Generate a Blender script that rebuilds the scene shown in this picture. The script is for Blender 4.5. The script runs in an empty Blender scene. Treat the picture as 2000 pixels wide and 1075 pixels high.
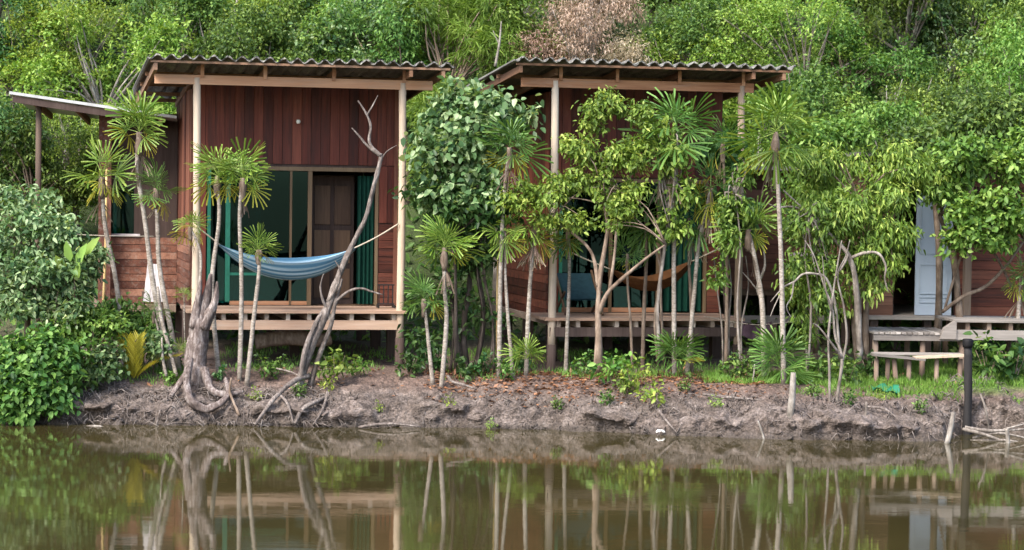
import bpy, math, random
import numpy as np
from mathutils import Vector, Matrix, Euler

random.seed(11)
RNG = np.random.default_rng(11)
S = bpy.context.scene
COL = S.collection

# ------------------------------------------------------------------ camera
F, CAM_H, HORIZON, ROLL = 4200.0, 3.25, 380.0, 0.015      # focal length in photo pixels, eye height above the pond
PITCH = math.atan((537.5 - HORIZON) / F)
CAM_R = Matrix.Rotation(math.pi / 2 - PITCH, 3, 'X') @ Matrix.Rotation(ROLL, 3, 'Z')
cam_data = bpy.data.cameras.new('camera')
cam_data.sensor_width = 36.0
cam_data.lens = 36.0 * F / 2000.0
cam_data.clip_end = 400.0
cam_data.dof.use_dof = True
cam_data.dof.focus_distance = 31.0
cam_data.dof.aperture_fstop = 2.2
cam = bpy.data.objects.new('camera', cam_data)
cam.matrix_world = Matrix.Translation((0, 0, CAM_H)) @ CAM_R.to_4x4()
COL.objects.link(cam)
S.camera = cam

# ------------------------------------------------------------------ daylight: bright, thinly overcast
TO_SUN = Vector((-0.40, -0.52, 0.75)).normalized()
SUN_EL = math.asin(TO_SUN.z)
SUN_AZ = math.atan2(TO_SUN.x, TO_SUN.y)
world = bpy.data.worlds.new('World')
S.world = world
world.use_nodes = True
wn = world.node_tree.nodes
wn.clear()
sky = wn.new('ShaderNodeTexSky')
sky.sky_type = 'NISHITA'
sky.sun_disc = False
sky.sun_elevation = SUN_EL
sky.sun_rotation = SUN_AZ
sky.air_density = 1.0
sky.dust_density = 2.6
sky.ozone_density = 0.6
bgn = wn.new('ShaderNodeBackground')
bgn.inputs[1].default_value = 0.15
wo = wn.new('ShaderNodeOutputWorld')
world.node_tree.links.new(sky.outputs[0], bgn.inputs[0])
world.node_tree.links.new(bgn.outputs[0], wo.inputs[0])
sun_data = bpy.data.lights.new('sun', 'SUN')
sun_data.energy = 1.9
sun_data.angle = math.radians(26)
sun_data.color = (1.0, 0.94, 0.84)
sun = bpy.data.objects.new('sun', sun_data)
sun.rotation_euler = TO_SUN.to_track_quat('Z', 'Y').to_euler()
sun.location = (0, 0, 40)
COL.objects.link(sun)
S.view_settings.view_transform = 'Standard'
S.view_settings.look = 'None'
S.view_settings.exposure = 1.66
S.view_settings.gamma = 1.0
S.view_settings.use_curve_mapping = False
S.render.engine = 'CYCLES'
cy = S.cycles
cy.max_bounces = 7
cy.diffuse_bounces = 3
cy.glossy_bounces = 3
cy.transmission_bounces = 4
cy.transparent_max_bounces = 8
cy.caustics_reflective = False
cy.caustics_refractive = False
cy.use_denoising = True

# ------------------------------------------------------------------ helpers
def ray(px, py):
    return CAM_R @ Vector(((px - 1000) / F, -(py - 537.5) / F, -1))

def at(px, py, Y):
    """world point at depth Y seen in the photograph at (px, py)"""
    d = ray(px, py)
    return Vector((0, 0, CAM_H)) + d * (Y / d.y)

def mpp(Y):
    return Y / F

def hash2(ix, iy, seed):
    n = (ix.astype(np.int64) * 374761393 + iy.astype(np.int64) * 668265263 + seed * 1442695041) & 0x7fffffff
    n = ((n ^ (n >> 13)) * 1274126177) & 0x7fffffff
    n = n ^ (n >> 16)
    return (n & 0xffff) / 65535.0

def vnoise(x, y, seed=0):
    x = np.asarray(x, float); y = np.asarray(y, float)
    ix = np.floor(x); iy = np.floor(y)
    fx = x - ix; fy = y - iy
    fx = fx * fx * (3 - 2 * fx); fy = fy * fy * (3 - 2 * fy)
    a = hash2(ix, iy, seed); b = hash2(ix + 1, iy, seed)
    c = hash2(ix, iy + 1, seed); d = hash2(ix + 1, iy + 1, seed)
    return (a * (1 - fx) + b * fx) * (1 - fy) + (c * (1 - fx) + d * fx) * fy

def fbm(x, y, seed=0, octv=4):
    s = 0.0; a = 0.5
    for o in range(octv):
        s = s + a * vnoise(np.asarray(x) * 2 ** o, np.asarray(y) * 2 ** o, seed + o * 17)
        a *= 0.5
    return s

def raw_mesh(name, V, Fc, mat, smooth=False, tint=None):
    """V (n,3) array, Fc (m,k) array of equal-sided faces"""
    V = np.asarray(V, np.float32); Fc = np.asarray(Fc, np.int32)
    me = bpy.data.meshes.new(name)
    m, k = Fc.shape
    me.vertices.add(len(V)); me.vertices.foreach_set('co', V.ravel())
    me.loops.add(m * k); me.loops.foreach_set('vertex_index', Fc.ravel())
    me.polygons.add(m)
    me.polygons.foreach_set('loop_start', np.arange(m, dtype=np.int32) * k)
    me.polygons.foreach_set('loop_total', np.full(m, k, np.int32))
    if smooth:
        me.polygons.foreach_set('use_smooth', np.ones(m, bool))
    if tint is not None:
        at_ = me.attributes.new('tint', 'FLOAT', 'POINT')
        at_.data.foreach_set('value', np.asarray(tint, np.float32))
    me.update(calc_edges=True)
    if mat:
        me.materials.append(MAT[mat])
    return me

class MB:
    """collects boxes, beams and tubes into one mesh"""
    def __init__(s):
        s.v = []; s.f = []
    def add(s, vs, fs):
        b = len(s.v)
        s.v += [tuple(v) for v in vs]
        s.f += [tuple(i + b for i in f) for f in fs]
        return s
    def box(s, a, b, j=0.0):
        (x0, y0, z0), (x1, y1, z1) = a, b
        vs = [(x, y, z) for z in (z0, z1) for y in (y0, y1) for x in (x0, x1)]
        if j:
            vs = [tuple(c + random.uniform(-j, j) for c in v) for v in vs]
        return s.add(vs, [(0, 2, 3, 1), (4, 5, 7, 6), (0, 1, 5, 4), (2, 6, 7, 3), (0, 4, 6, 2), (1, 3, 7, 5)])
    def beam(s, p, q, w, h, up=(0, 0, 1)):
        p = Vector(p); q = Vector(q); d = (q - p).normalized(); up = Vector(up)
        if abs(d.dot(up)) > .98: up = Vector((0, 1, 0))
        r = d.cross(up).normalized() * w / 2; u = r.cross(d).normalized() * h / 2
        vs = [c + a * r + b * u for c in (p, q) for a, b in ((-1, -1), (1, -1), (1, 1), (-1, 1))]
        return s.add(vs, [(3, 2, 1, 0), (4, 5, 6, 7), (0, 1, 5, 4), (1, 2, 6, 5), (2, 3, 7, 6), (3, 0, 4, 7)])
    def tube(s, pts, rad, n=7, sub=3, rough=0.0, flat=1.0, ridge=0.0):
        P = [Vector(p) for p in pts]
        if not isinstance(rad, (list, tuple)): rad = [rad] * len(P)
        Q, Rr = [], []
        for i in range(len(P) - 1):
            p0 = P[max(i - 1, 0)]; p1 = P[i]; p2 = P[i + 1]; p3 = P[min(i + 2, len(P) - 1)]
            for k in range(sub):
                t = k / sub
                Q.append(0.5 * ((2 * p1) + (p2 - p0) * t + (2 * p0 - 5 * p1 + 4 * p2 - p3) * t * t + (3 * p1 - p0 - 3 * p2 + p3) * t ** 3))
                Rr.append(rad[i] * (1 - t) + rad[i + 1] * t)
        Q.append(P[-1]); Rr.append(rad[-1])
        b = len(s.v); nrm = None
        grooves = [random.uniform(-1, 1) * ridge for _ in range(n)]
        swell = random.uniform(0, 6)
        for i, q in enumerate(Q):
            d = (Q[min(i + 1, len(Q) - 1)] - Q[max(i - 1, 0)])
            d = d.normalized() if d.length > 1e-9 else Vector((0, 0, 1))
            if nrm is None:
                nrm = d.cross(Vector((0.3, 1, 0.2))).normalized()
            nrm = (nrm - d * nrm.dot(d)).normalized()
            bi = d.cross(nrm)
            for k in range(n):
                a = 2 * math.pi * k / n
                rr = Rr[i] * (1 + random.uniform(-rough, rough) + grooves[(k + i // 5) % n] + rough * .6 * math.sin(i * 1.1 + swell))
                s.v.append(tuple(q + nrm * (math.cos(a) * rr) + bi * (math.sin(a) * rr * flat)))
        for i in range(len(Q) - 1):
            for k in range(n):
                s.f.append((b + i * n + k, b + i * n + (k + 1) % n, b + (i + 1) * n + (k + 1) % n, b + (i + 1) * n + k))
        s.f.append(tuple(b + k for k in reversed(range(n))))
        e = b + (len(Q) - 1) * n
        s.f.append(tuple(e + k for k in range(n)))
        return s
    def mesh(s, name, mat, smooth=False):
        me = bpy.data.meshes.new(name)
        me.from_pydata(s.v, [], s.f)
        if smooth:
            me.polygons.foreach_set('use_smooth', [True] * len(me.polygons))
        me.materials.append(MAT[mat])
        me.update()
        return me
    def build(s, name, mat, parent=None, smooth=False, loc=None):
        if loc is not None:
            l = Vector(loc); s.v = [tuple(Vector(v) - l) for v in s.v]
        return link(name, s.mesh(name, mat, smooth), parent, loc)

def link(name, me, parent=None, loc=None, rot=None, scale=None):
    o = bpy.data.objects.new(name, me)
    COL.objects.link(o)
    if parent is not None: o.parent = parent
    if loc is not None: o.location = loc
    if rot is not None: o.rotation_euler = rot
    if scale is not None: o.scale = (scale,) * 3 if isinstance(scale, (int, float)) else scale
    return o

def tag(o, label, cat=None, group=None, kind=None):
    o['label'] = label
    if cat: o['category'] = cat
    if group: o['group'] = group
    if kind: o['kind'] = kind
    return o

def thing(name, label, cat, loc=(0, 0, 0), rz=0.0, group=None):
    o = link(name, None, None, loc, (0, 0, rz))
    o.empty_display_size = 0.2
    return tag(o, label, cat, group)

# ------------------------------------------------------------------ materials (all procedural)
MAT = {}
class NT:
    def __init__(s, name):
        s.m = bpy.data.materials.new(name); s.m.use_nodes = True
        s.t = s.m.node_tree; s.t.nodes.clear(); MAT[name] = s.m
        s.out = s.n('ShaderNodeOutputMaterial')
    def n(s, typ, **kw):
        x = s.t.nodes.new(typ)
        for k, v in kw.items(): setattr(x, k, v)
        return x
    def l(s, a, b): s.t.links.new(a, b)
    def noise(s, vec, scale, detail=4, rough=.55):
        x = s.n('ShaderNodeTexNoise'); x.inputs['Scale'].default_value = scale
        x.inputs['Detail'].default_value = detail; x.inputs['Roughness'].default_value = rough
        if vec is not None: s.l(vec, x.inputs['Vector'])
        return x.outputs['Fac']
    def ramp(s, fac, stops):
        x = s.n('ShaderNodeValToRGB'); e = x.color_ramp.elements
        while len(e) < len(stops): e.new(0.5)
        for el, (p, c) in zip(e, stops):
            el.position = p; el.color = (*c, 1) if len(c) == 3 else c
        s.l(fac, x.inputs[0]); return x.outputs[0]
    def math(s, op, a, b=None):
        x = s.n('ShaderNodeMath', operation=op)
        for i, q in enumerate((a, b)):
            if q is None: continue
            if isinstance(q, (int, float)): x.inputs[i].default_value = q
            else: s.l(q, x.inputs[i])
        return x.outputs[0]
    def mix(s, fac, a, b, mode='MIX'):
        x = s.n('ShaderNodeMix', data_type='RGBA', blend_type=mode)
        for i, q in ((0, fac), (6, a), (7, b)):
            if isinstance(q, (int, float)): x.inputs[i].default_value = q
            elif isinstance(q, tuple): x.inputs[i].default_value = (*q, 1)
            else: s.l(q, x.inputs[i])
        return x.outputs[2]
    def mapping(s, vec, scale=(1, 1, 1), loc=None):
        x = s.n('ShaderNodeMapping'); x.inputs['Scale'].default_value = scale
        s.l(vec, x.inputs['Vector'])
        if loc is not None: s.l(loc, x.inputs['Location'])
        return x.outputs[0]
    def bump(s, h, strength=.4, dist=.02):
        x = s.n('ShaderNodeBump'); x.inputs['Strength'].default_value = strength
        x.inputs['Distance'].default_value = dist; s.l(h, x.inputs['Height']); return x.outputs[0]
    def bsdf(s, col, rough=.8, spec=.3, normal=None):
        x = s.n('ShaderNodeBsdfPrincipled')
        if isinstance(col, tuple): x.inputs['Base Color'].default_value = (*col, 1)
        else: s.l(col, x.inputs['Base Color'])
        if isinstance(rough, (int, float)): x.inputs['Roughness'].default_value = rough
        else: s.l(rough, x.inputs['Roughness'])
        x.inputs['Specular IOR Level'].default_value = spec
        if normal is not None: s.l(normal, x.inputs['Normal'])
        return x
    def done(s, shader): s.l(shader, s.out.inputs['Surface'])

def wood(name, c0, c1, c2, axis='Z', rough=.75, grain=1.0, streak=0.0, stain=0.0):
    """three tones; grain runs along the axis; every object gets its own offset and tone"""
    t = NT(name)
    tc = t.n('ShaderNodeTexCoord'); oi = t.n('ShaderNodeObjectInfo')
    comb = t.n('ShaderNodeCombineXYZ')
    off = t.math('MULTIPLY', oi.outputs['Random'], 37.0)
    for i in range(3): t.l(off, comb.inputs[i])
    sc = {'X': (2.2, 45, 45), 'Y': (45, 2.2, 45), 'Z': (45, 45, 2.2)}[axis]
    g = t.noise(t.mapping(tc.outputs['Object'], sc, comb.outputs[0]), 1.0, 5, .6)
    sc2 = {'X': (.7, 5, 5), 'Y': (5, .7, 5), 'Z': (5, 5, .7)}[axis]
    b = t.noise(t.mapping(tc.outputs['Object'], sc2, comb.outputs[0]), 1.0, 3, .6)
    f = t.math('ADD', t.math('MULTIPLY', g, .45 * grain), t.math('MULTIPLY', b, .55))
    f = t.math('ADD', f, t.math('MULTIPLY', t.math('SUBTRACT', oi.outputs['Random'], .5), .42))
    col = t.ramp(f, [(.22, c0), (.5, c1), (.78, c2)])
    if streak:
        w = t.noise(t.mapping(tc.outputs['Object'], sc2, comb.outputs[0]), 2.7, 4, .7)
        col = t.mix(t.math('MULTIPLY', t.ramp(w, [(.5, (0, 0, 0)), (.68, (1, 1, 1))]), streak), col, (.30, .27, .235))
    if stain:
        w = t.noise(t.mapping(tc.outputs['Object'], {'X': (.5, 9, 9), 'Y': (9, .5, 9), 'Z': (9, 9, .5)}[axis], comb.outputs[0]), 1.3, 5, .75)
        col = t.mix(t.math('MULTIPLY', t.ramp(w, [(.47, (0, 0, 0)), (.62, (1, 1, 1))]), stain), col, (.022, .014, .013))
        w2 = t.noise(tc.outputs['Object'], 2.3, 5, .7)
        col = t.mix(t.math('MULTIPLY', t.ramp(w2, [(.55, (0, 0, 0)), (.75, (1, 1, 1))]), .4), col, (.17, .11, .09))
    t.done(t.bsdf(col, rough, .25, t.bump(g, .35, .006)).outputs[0])

wood('board_red', (.046, .012, .009), (.118, .029, .019), (.205, .060, .038), 'Z', .6, stain=.5)
wood('plank_red', (.050, .015, .010), (.130, .037, .023), (.21, .075, .047), 'X', .65, stain=.6)
wood('plank_side', (.07, .025, .017), (.18, .075, .047), (.34, .18, .12), 'Y', .7, streak=.35, stain=.4)
wood('board_side', (.06, .02, .014), (.15, .055, .034), (.28, .12, .075), 'Z', .7)
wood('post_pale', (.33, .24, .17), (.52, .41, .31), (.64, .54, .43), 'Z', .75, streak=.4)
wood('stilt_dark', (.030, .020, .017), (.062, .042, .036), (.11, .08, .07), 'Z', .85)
wood('beam_orange', (.24, .105, .052), (.42, .215, .12), (.55, .32, .20), 'X', .75, streak=.25)
wood('rafter_brown', (.10, .05, .03), (.19, .105, .062), (.29, .18, .12), 'Y', .8)
wood('deck_board', (.22, .13, .085), (.36, .235, .165), (.48, .35, .27), 'X', .8, streak=.3)
wood('joist_pale', (.20, .15, .115), (.36, .29, .235), (.5, .43, .36), 'Y', .8)
wood('walk_grey', (.13, .115, .105), (.25, .225, .205), (.38, .35, .32), 'X', .85)
wood('stilt_brown', (.07, .05, .038), (.15, .105, .08), (.24, .18, .14), 'Z', .85)
wood('frame_tan', (.085, .055, .030), (.15, .10, .058), (.21, .15, .09), 'Z', .6)
wood('inner_wood', (.05, .028, .018), (.10, .058, .036), (.16, .10, .06), 'Z', .6)
wood('house_brown', (.06, .028, .02), (.125, .062, .042), (.21, .115, .08), 'X', .75)
wood('black_post', (.005, .005, .006), (.011, .010, .011), (.024, .022, .022), 'Z', .7)
wood('bamboo', (.36, .23, .085), (.5, .34, .14), (.58, .42, .2), 'Z', .5)

def flat(name, col, rough=.6, spec=.3, var=.15, scale=14):
    t = NT(name); tc = t.n('ShaderNodeTexCoord')
    n = t.noise(tc.outputs['Object'], scale, 4)
    c = t.ramp(n, [(.3, tuple(max(0, x * (1 - var)) for x in col)), (.7, tuple(x * (1 + var) for x in col))])
    t.done(t.bsdf(c, rough, spec).outputs[0])

flat('green_frame', (.02, .15, .10), .5)
flat('curtain_teal', (.014, .20, .175), .9, .1)
flat('curtain_green', (.008, .045, .032), .9, .1)
flat('white_door', (.33, .39, .47), .5, .35, .05, 5)
flat('dark_iron', (.02, .018, .018), .6)
flat('white_bulb', (.85, .84, .8), .3)
flat('rope', (.42, .37, .30), .9, .1, .2, 60)
flat('orange_cloth', (.085, .038, .016), .9, .1, .2)
flat('blue_cloth', (.018, .045, .058), .85, .1, .2)
flat('green_sheet', (.02, .16, .09), .55, .3, .25)
flat('white_plastic', (.78, .76, .72), .4)
flat('flashing', (.42, .43, .43), .5, .4, .2, 9)
flat('pale_panel', (.46, .43, .44), .8, .2, .35, 9)
flat('mauve_cloth', (.07, .045, .06), .9, .1, .2)

def bark(name, c0, c1, c2, scale=22, bs=.6, ring=False):
    t = NT(name); tc = t.n('ShaderNodeTexCoord')
    sc = (1, 1, 2.5) if ring else (1, 1, .3)
    v = t.mapping(tc.outputs['Object'], sc)
    n = t.noise(v, scale, 6, .65); m = t.noise(tc.outputs['Object'], 5, 3)
    f = t.math('ADD', t.math('MULTIPLY', n, .6), t.math('MULTIPLY', m, .4))
    col = t.ramp(f, [(.32, c0), (.5, c1), (.66, c2)])
    t.done(t.bsdf(col, .9, .15, t.bump(n, bs, .02)).outputs[0])

bark('bark_palm', (.08, .062, .05), (.27, .235, .20), (.47, .435, .395), 20, .6, True)
bark('bark_grey', (.055, .045, .037), (.18, .155, .135), (.37, .335, .30), 16)
bark('bark_brown', (.07, .05, .037), (.16, .12, .092), (.30, .24, .19), 20)
bark('bark_tan', (.07, .048, .035), (.20, .148, .112), (.38, .305, .245), 14)
bark('bark_dark', (.022, .018, .015), (.06, .048, .04), (.13, .105, .09), 20)
bark('bark_white', (.07, .06, .05), (.23, .205, .18), (.42, .395, .36), 16, .5)
bark('stump_wood', (.028, .021, .020), (.14, .110, .10), (.36, .32, .305), 34, 1.0)
bark('bark_dead', (.04, .032, .029), (.15, .125, .112), (.34, .30, .275), 34, 1.0)

def leaf(name, c0, c1, c2, trans=.35, hue=.05, rough=.5, val=.5):
    t = NT(name)
    a = t.n('ShaderNodeAttribute'); a.attribute_name = 'tint'
    oi = t.n('ShaderNodeObjectInfo')
    f = t.math('ADD', a.outputs['Fac'], t.math('MULTIPLY', t.math('SUBTRACT', oi.outputs['Random'], .5), .3))
    col = t.ramp(f, [(.1, c0), (.5, c1), (.9, c2)])
    h = t.n('ShaderNodeHueSaturation')
    t.l(t.math('ADD', .5, t.math('MULTIPLY', t.math('SUBTRACT', oi.outputs['Random'], .5), hue)), h.inputs['Hue'])
    t.l(col, h.inputs['Color'])
    p = t.bsdf(h.outputs[0], rough, .32)
    tr = t.n('ShaderNodeBsdfTranslucent')
    t.l(t.mix(1.0, h.outputs[0], (1.25, 1.15, .55), 'MULTIPLY'), tr.inputs['Color'])
    mx = t.n('ShaderNodeMixShader'); mx.inputs[0].default_value = trans
    t.l(p.outputs[0], mx.inputs[1]); t.l(tr.outputs[0], mx.inputs[2])
    t.done(mx.outputs[0])

leaf('leaf_mid', (.030, .075, .018), (.085, .178, .036), (.21, .33, .08))
leaf('leaf_bright', (.045, .100, .018), (.120, .232, .038), (.29, .42, .10))
leaf('leaf_yellow', (.072, .128, .021), (.185, .295, .040), (.38, .47, .10))
leaf('leaf_pale', (.042, .100, .040), (.135, .245, .095), (.42, .54, .30), rough=.42)
leaf('leaf_fresh', (.060, .125, .020), (.165, .295, .045), (.39, .51, .12))
leaf('leaf_blue', (.030, .080, .028), (.115, .215, .082), (.36, .48, .25), rough=.42)
leaf('leaf_dark', (.018, .055, .016), (.052, .120, .033), (.13, .23, .075), rough=.38)
leaf('leaf_grass', (.065, .14, .017), (.14, .26, .038), (.25, .37, .08))
leaf('leaf_tan', (.17, .115, .07), (.36, .27, .19), (.55, .45, .35), .2)
leaf('palm_green', (.035, .088, .012), (.115, .215, .026), (.31, .41, .09), .3, .03, .38)
leaf('palm_deep', (.024, .070, .013), (.070, .165, .030), (.19, .32, .08), .3, .03, .38)
leaf('palm_yellow', (.17, .19, .02), (.32, .31, .035), (.48, .43, .08), .35)
leaf('palm_dead', (.10, .068, .045), (.21, .155, .11), (.36, .29, .22), .15)
leaf('frond_gold', (.20, .19, .018), (.34, .31, .028), (.46, .41, .06), .3, 0)
leaf('litter', (.11, .05, .024), (.24, .115, .055), (.40, .23, .13), .1)
# ------------------------------------------------------------------ the ground: pond bed, eroded bank, terrace, hillside
SHORE_PX = [(-600, 29.6), (0, 29.6), (200, 29.5), (600, 29.6), (1000, 29.8), (1250, 29.3), (1500, 28.85), (1750, 28.85), (1845, 28.95), (1885, 29.9), (1965, 30.0), (2060, 29.4), (2600, 29.3)]
SHORE_X = np.array([at(p, 845, y).x for p, y in SHORE_PX]); SHORE_Y = np.array([y for p, y in SHORE_PX])
def shore(x):
    x = np.asarray(x, float)
    return np.interp(x, SHORE_X, SHORE_Y) + (fbm(x * 1.3, x * 0 + 3.3, 5, 4) - .47) * .42

def ground_z(x, y):
    x = np.asarray(x, float); y = np.asarray(y, float)
    s = y - shore(x)
    ls = np.interp(x, [-5, 2, 4, 6.0, 6.25, 6.9, 7.2], [1.0, 1.0, 1.25, 1.25, .42, .42, 1.0])
    t = s / ls
    z = np.interp(t, [-60, -3, -.6, 0, .07, .17, .36, .8, 1.3, 3.0, 6.0], [-6, -1.6, -.3, 0, .045, .20, .30, .47, .60, .68, .76])
    sl = np.clip((t + .15) / .2, 0, 1) * np.clip((1.75 - t) / .9, 0, 1)
    n1 = fbm(x * 2.2, y * 3.0, 1, 4) - .47
    rid = np.abs(fbm(x * 4.2, y * 7.0, 9, 4) - .46)
    z = z + sl * (n1 * .22 + (.06 - rid) * .24 + (fbm(x * 13, y * 17, 31, 2) - .37) * .07) + (fbm(x * 1.1, y * 1.1, 3, 4) - .47) * .10 * np.clip(t, 0, 1)
    hill = np.clip(y - 36.2, 0, None)
    z = z + np.where(hill > 0, hill * hill / (hill + 2.0) * .66, 0) + (fbm(x * .25, y * .25, 21, 3) - .45) * np.clip(hill / 6, 0, 1) * 2.0
    return z

def gp(px, Y, dz=0.0):
    p = at(px, 720, Y)
    return Vector((p.x, Y, float(ground_z(p.x, Y)) + dz))

xs = np.concatenate([np.linspace(-70, -12, 24), np.linspace(-11, 11, 560), np.linspace(12, 70, 24)])
ys = np.concatenate([np.linspace(20, 28, 8), np.linspace(28.3, 31.6, 110), np.linspace(31.75, 38, 42), np.linspace(39, 150, 60)])
GX, GY = np.meshgrid(xs, ys)
GZ = ground_z(GX, GY)
# the lip of the bank hangs over the washed-out foot
TT = GY - shore(GX)
lip = np.clip((TT - .10) / .16, 0, 1) * np.clip((.75 - TT) / .45, 0, 1)
GY = GY - lip * np.clip(fbm(GX * 2.6, GZ * 3.0 + 4, 61, 4) - .30, 0, 1) * .85 - lip * (fbm(GX * 9, GZ * 14, 71, 3) - .44) * .22
nx, ny = len(xs), len(ys)
idx = np.arange(nx * ny).reshape(ny, nx)
quads = np.stack([idx[:-1, :-1], idx[:-1, 1:], idx[1:, 1:], idx[1:, :-1]], -1).reshape(-1, 4)

t = NT('earth')
tc = t.n('ShaderNodeTexCoord'); sep = t.n('ShaderNodeSeparateXYZ'); t.l(tc.outputs['Object'], sep.inputs[0])
n_big = t.noise(tc.outputs['Object'], .8, 4); n_med = t.noise(tc.outputs['Object'], 5, 5, .65); n_fine = t.noise(tc.outputs['Object'], 34, 5, .7)
mud = t.ramp(t.math('ADD', t.math('MULTIPLY', n_med, .6), t.math('MULTIPLY', n_fine, .4)),
             [(.34, (.028, .021, .019)), (.46, (.108, .083, .075)), (.57, (.225, .182, .166)), (.68, (.37, .318, .295))])
mud = t.mix(t.math('MULTIPLY', n_big, .35), mud, (.105, .088, .055))
lit = t.ramp(t.math('ADD', t.math('MULTIPLY', n_med, .5), t.math('MULTIPLY', n_fine, .5)),
             [(.35, (.065, .043, .036)), (.52, (.165, .112, .092)), (.68, (.28, .205, .165))])
zz = t.math('ADD', sep.outputs['Z'], t.math('MULTIPLY', t.math('SUBTRACT', n_big, .5), .25))
col = t.mix(t.ramp(zz, [(.40, (0, 0, 0)), (.56, (1, 1, 1))]), mud, lit)
wet = t.ramp(t.math('ADD', sep.outputs['Z'], t.math('MULTIPLY', n_med, .06)), [(.05, (1, 1, 1)), (.15, (0, 0, 0))])
col = t.mix(t.math('MULTIPLY', wet, .72), col, (.05, .04, .03))
grn = t.ramp(t.math('ADD', t.math('MULTIPLY', sep.outputs['X'], .1), t.math('MULTIPLY', n_med, .16)), [(.60, (0, 0, 0)), (.68, (1, 1, 1))])
grn = t.math('MULTIPLY', grn, t.ramp(zz, [(.50, (0, 0, 0)), (.62, (1, 1, 1))]))
col = t.mix(grn, col, t.ramp(n_fine, [(.35, (.05, .10, .015)), (.65, (.13, .22, .035))]))
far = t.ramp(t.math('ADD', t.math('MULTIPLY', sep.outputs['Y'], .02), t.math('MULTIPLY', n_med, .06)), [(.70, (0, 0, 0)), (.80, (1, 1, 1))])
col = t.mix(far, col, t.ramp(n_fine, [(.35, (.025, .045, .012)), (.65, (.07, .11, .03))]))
n_crumb = t.n('ShaderNodeTexVoronoi'); n_crumb.inputs['Scale'].default_value = 19; n_crumb.inputs['Randomness'].default_value = 1
t.l(t.mapping(tc.outputs['Object'], (1, 1, 1.4)), n_crumb.inputs['Vector'])
relief = t.math('ADD', t.math('MULTIPLY', n_fine, .6), t.math('MULTIPLY', t.math('SUBTRACT', 1.0, n_crumb.outputs['Distance']), .5))
col = t.mix(t.math('MULTIPLY', t.ramp(t.noise(tc.outputs['Object'], 17, 6, .75), [(.42, (1, 1, 1)), (.55, (0, 0, 0))]), .45), col, (.045, .036, .032))
rgh = t.math('SUBTRACT', .92, t.math('MULTIPLY', wet, .5))
t.done(t.bsdf(col, rgh, .3, t.bump(relief, .9, .05)).outputs[0])
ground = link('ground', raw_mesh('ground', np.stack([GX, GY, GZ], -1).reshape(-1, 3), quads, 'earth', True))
tag(ground, 'muddy brown pond bank rising to a wooded hillside', kind='structure')

# ------------------------------------------------------------------ the pond
t = NT('pond_water')
tc = t.n('ShaderNodeTexCoord')
w1 = t.noise(t.mapping(tc.outputs['Object'], (.55, 1.6, 1)), 1.6, 3, .5)
w2 = t.noise(t.mapping(tc.outputs['Object'], (1.2, 3.0, 1)), 7, 2, .5)
hgt = t.math('ADD', t.math('MULTIPLY', w1, .7), t.math('MULTIPLY', w2, .12))
murk = t.ramp(t.noise(tc.outputs['Object'], .35, 3), [(.35, (.034, .028, .010)), (.65, (.048, .039, .014))])
b = t.bsdf(murk, .035, .5, t.bump(hgt, .035, .05))
b.inputs['IOR'].default_value = 1.55
t.done(b.outputs[0])
water = link('pond_water', MB().add([(-70, -40, 0), (70, -40, 0), (70, 31, 0), (-70, 31, 0)], [(0, 1, 2, 3)]).mesh('pond_water', 'pond_water'))
tag(water, 'still murky brown green pond mirroring the bank', kind='structure')

# ------------------------------------------------------------------ huts
THETA = math.radians(13)
class Frame:
    def __init__(s, px, Y, th=THETA, py=600):
        p = at(px, py, Y)
        s.o = Vector((p.x, Y, float(ground_z(p.x, Y)))); s.th = th
        s.u = Vector((math.cos(th), math.sin(th), 0)); s.v = Vector((-math.sin(th), math.cos(th), 0))
    def uz(s, px, py, v):
        """local (u, z) where the sight line through a photo pixel meets the plane v"""
        d = ray(px, py); c = Vector((0, 0, CAM_H)) - s.o
        k = (v - c.dot(s.v)) / d.dot(s.v); q = c + d * k
        return q.dot(s.u), q.z
    def lz(s, z): return z - s.o.z
    def world(s, u, v, z): return s.o + s.u * u + s.v * v + Vector((0, 0, z))

t = NT('roof_sheet')
tc = t.n('ShaderNodeTexCoord')
n1 = t.noise(t.mapping(tc.outputs['Object'], (3, .6, 3)), 3, 5, .6); n2 = t.noise(tc.outputs['Object'], 26, 4, .7)
col = t.ramp(t.math('ADD', t.math('MULTIPLY', n1, .6), t.math('MULTIPLY', n2, .4)), [(.33, (.055, .052, .05)), (.5, (.16, .155, .145)), (.66, (.33, .32, .29))])
col = t.mix(t.ramp(n1, [(.55, (0, 0, 0)), (.7, (.5, .5, .5))]), col, (.10, .11, .05))
t.done(t.bsdf(col, .9, .2, t.bump(n2, .4, .01)).outputs[0])

t = NT('tinted_glass')
g = t.n('ShaderNodeBsdfGlossy'); g.inputs['Roughness'].default_value = .02; g.inputs['Color'].default_value = (.22, .42, .42, 1)
tr = t.n('ShaderNodeBsdfTransparent'); tr.inputs['Color'].default_value = (.15, .40, .40, 1)
fr_ = t.n('ShaderNodeFresnel'); fr_.inputs['IOR'].default_value = 1.5
mx = t.n('ShaderNodeMixShader'); t.l(t.math('ADD', fr_.outputs[0], .03), mx.inputs[0]); t.l(tr.outputs[0], mx.inputs[1]); t.l(g.outputs[0], mx.inputs[2])
t.done(mx.outputs[0])

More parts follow.
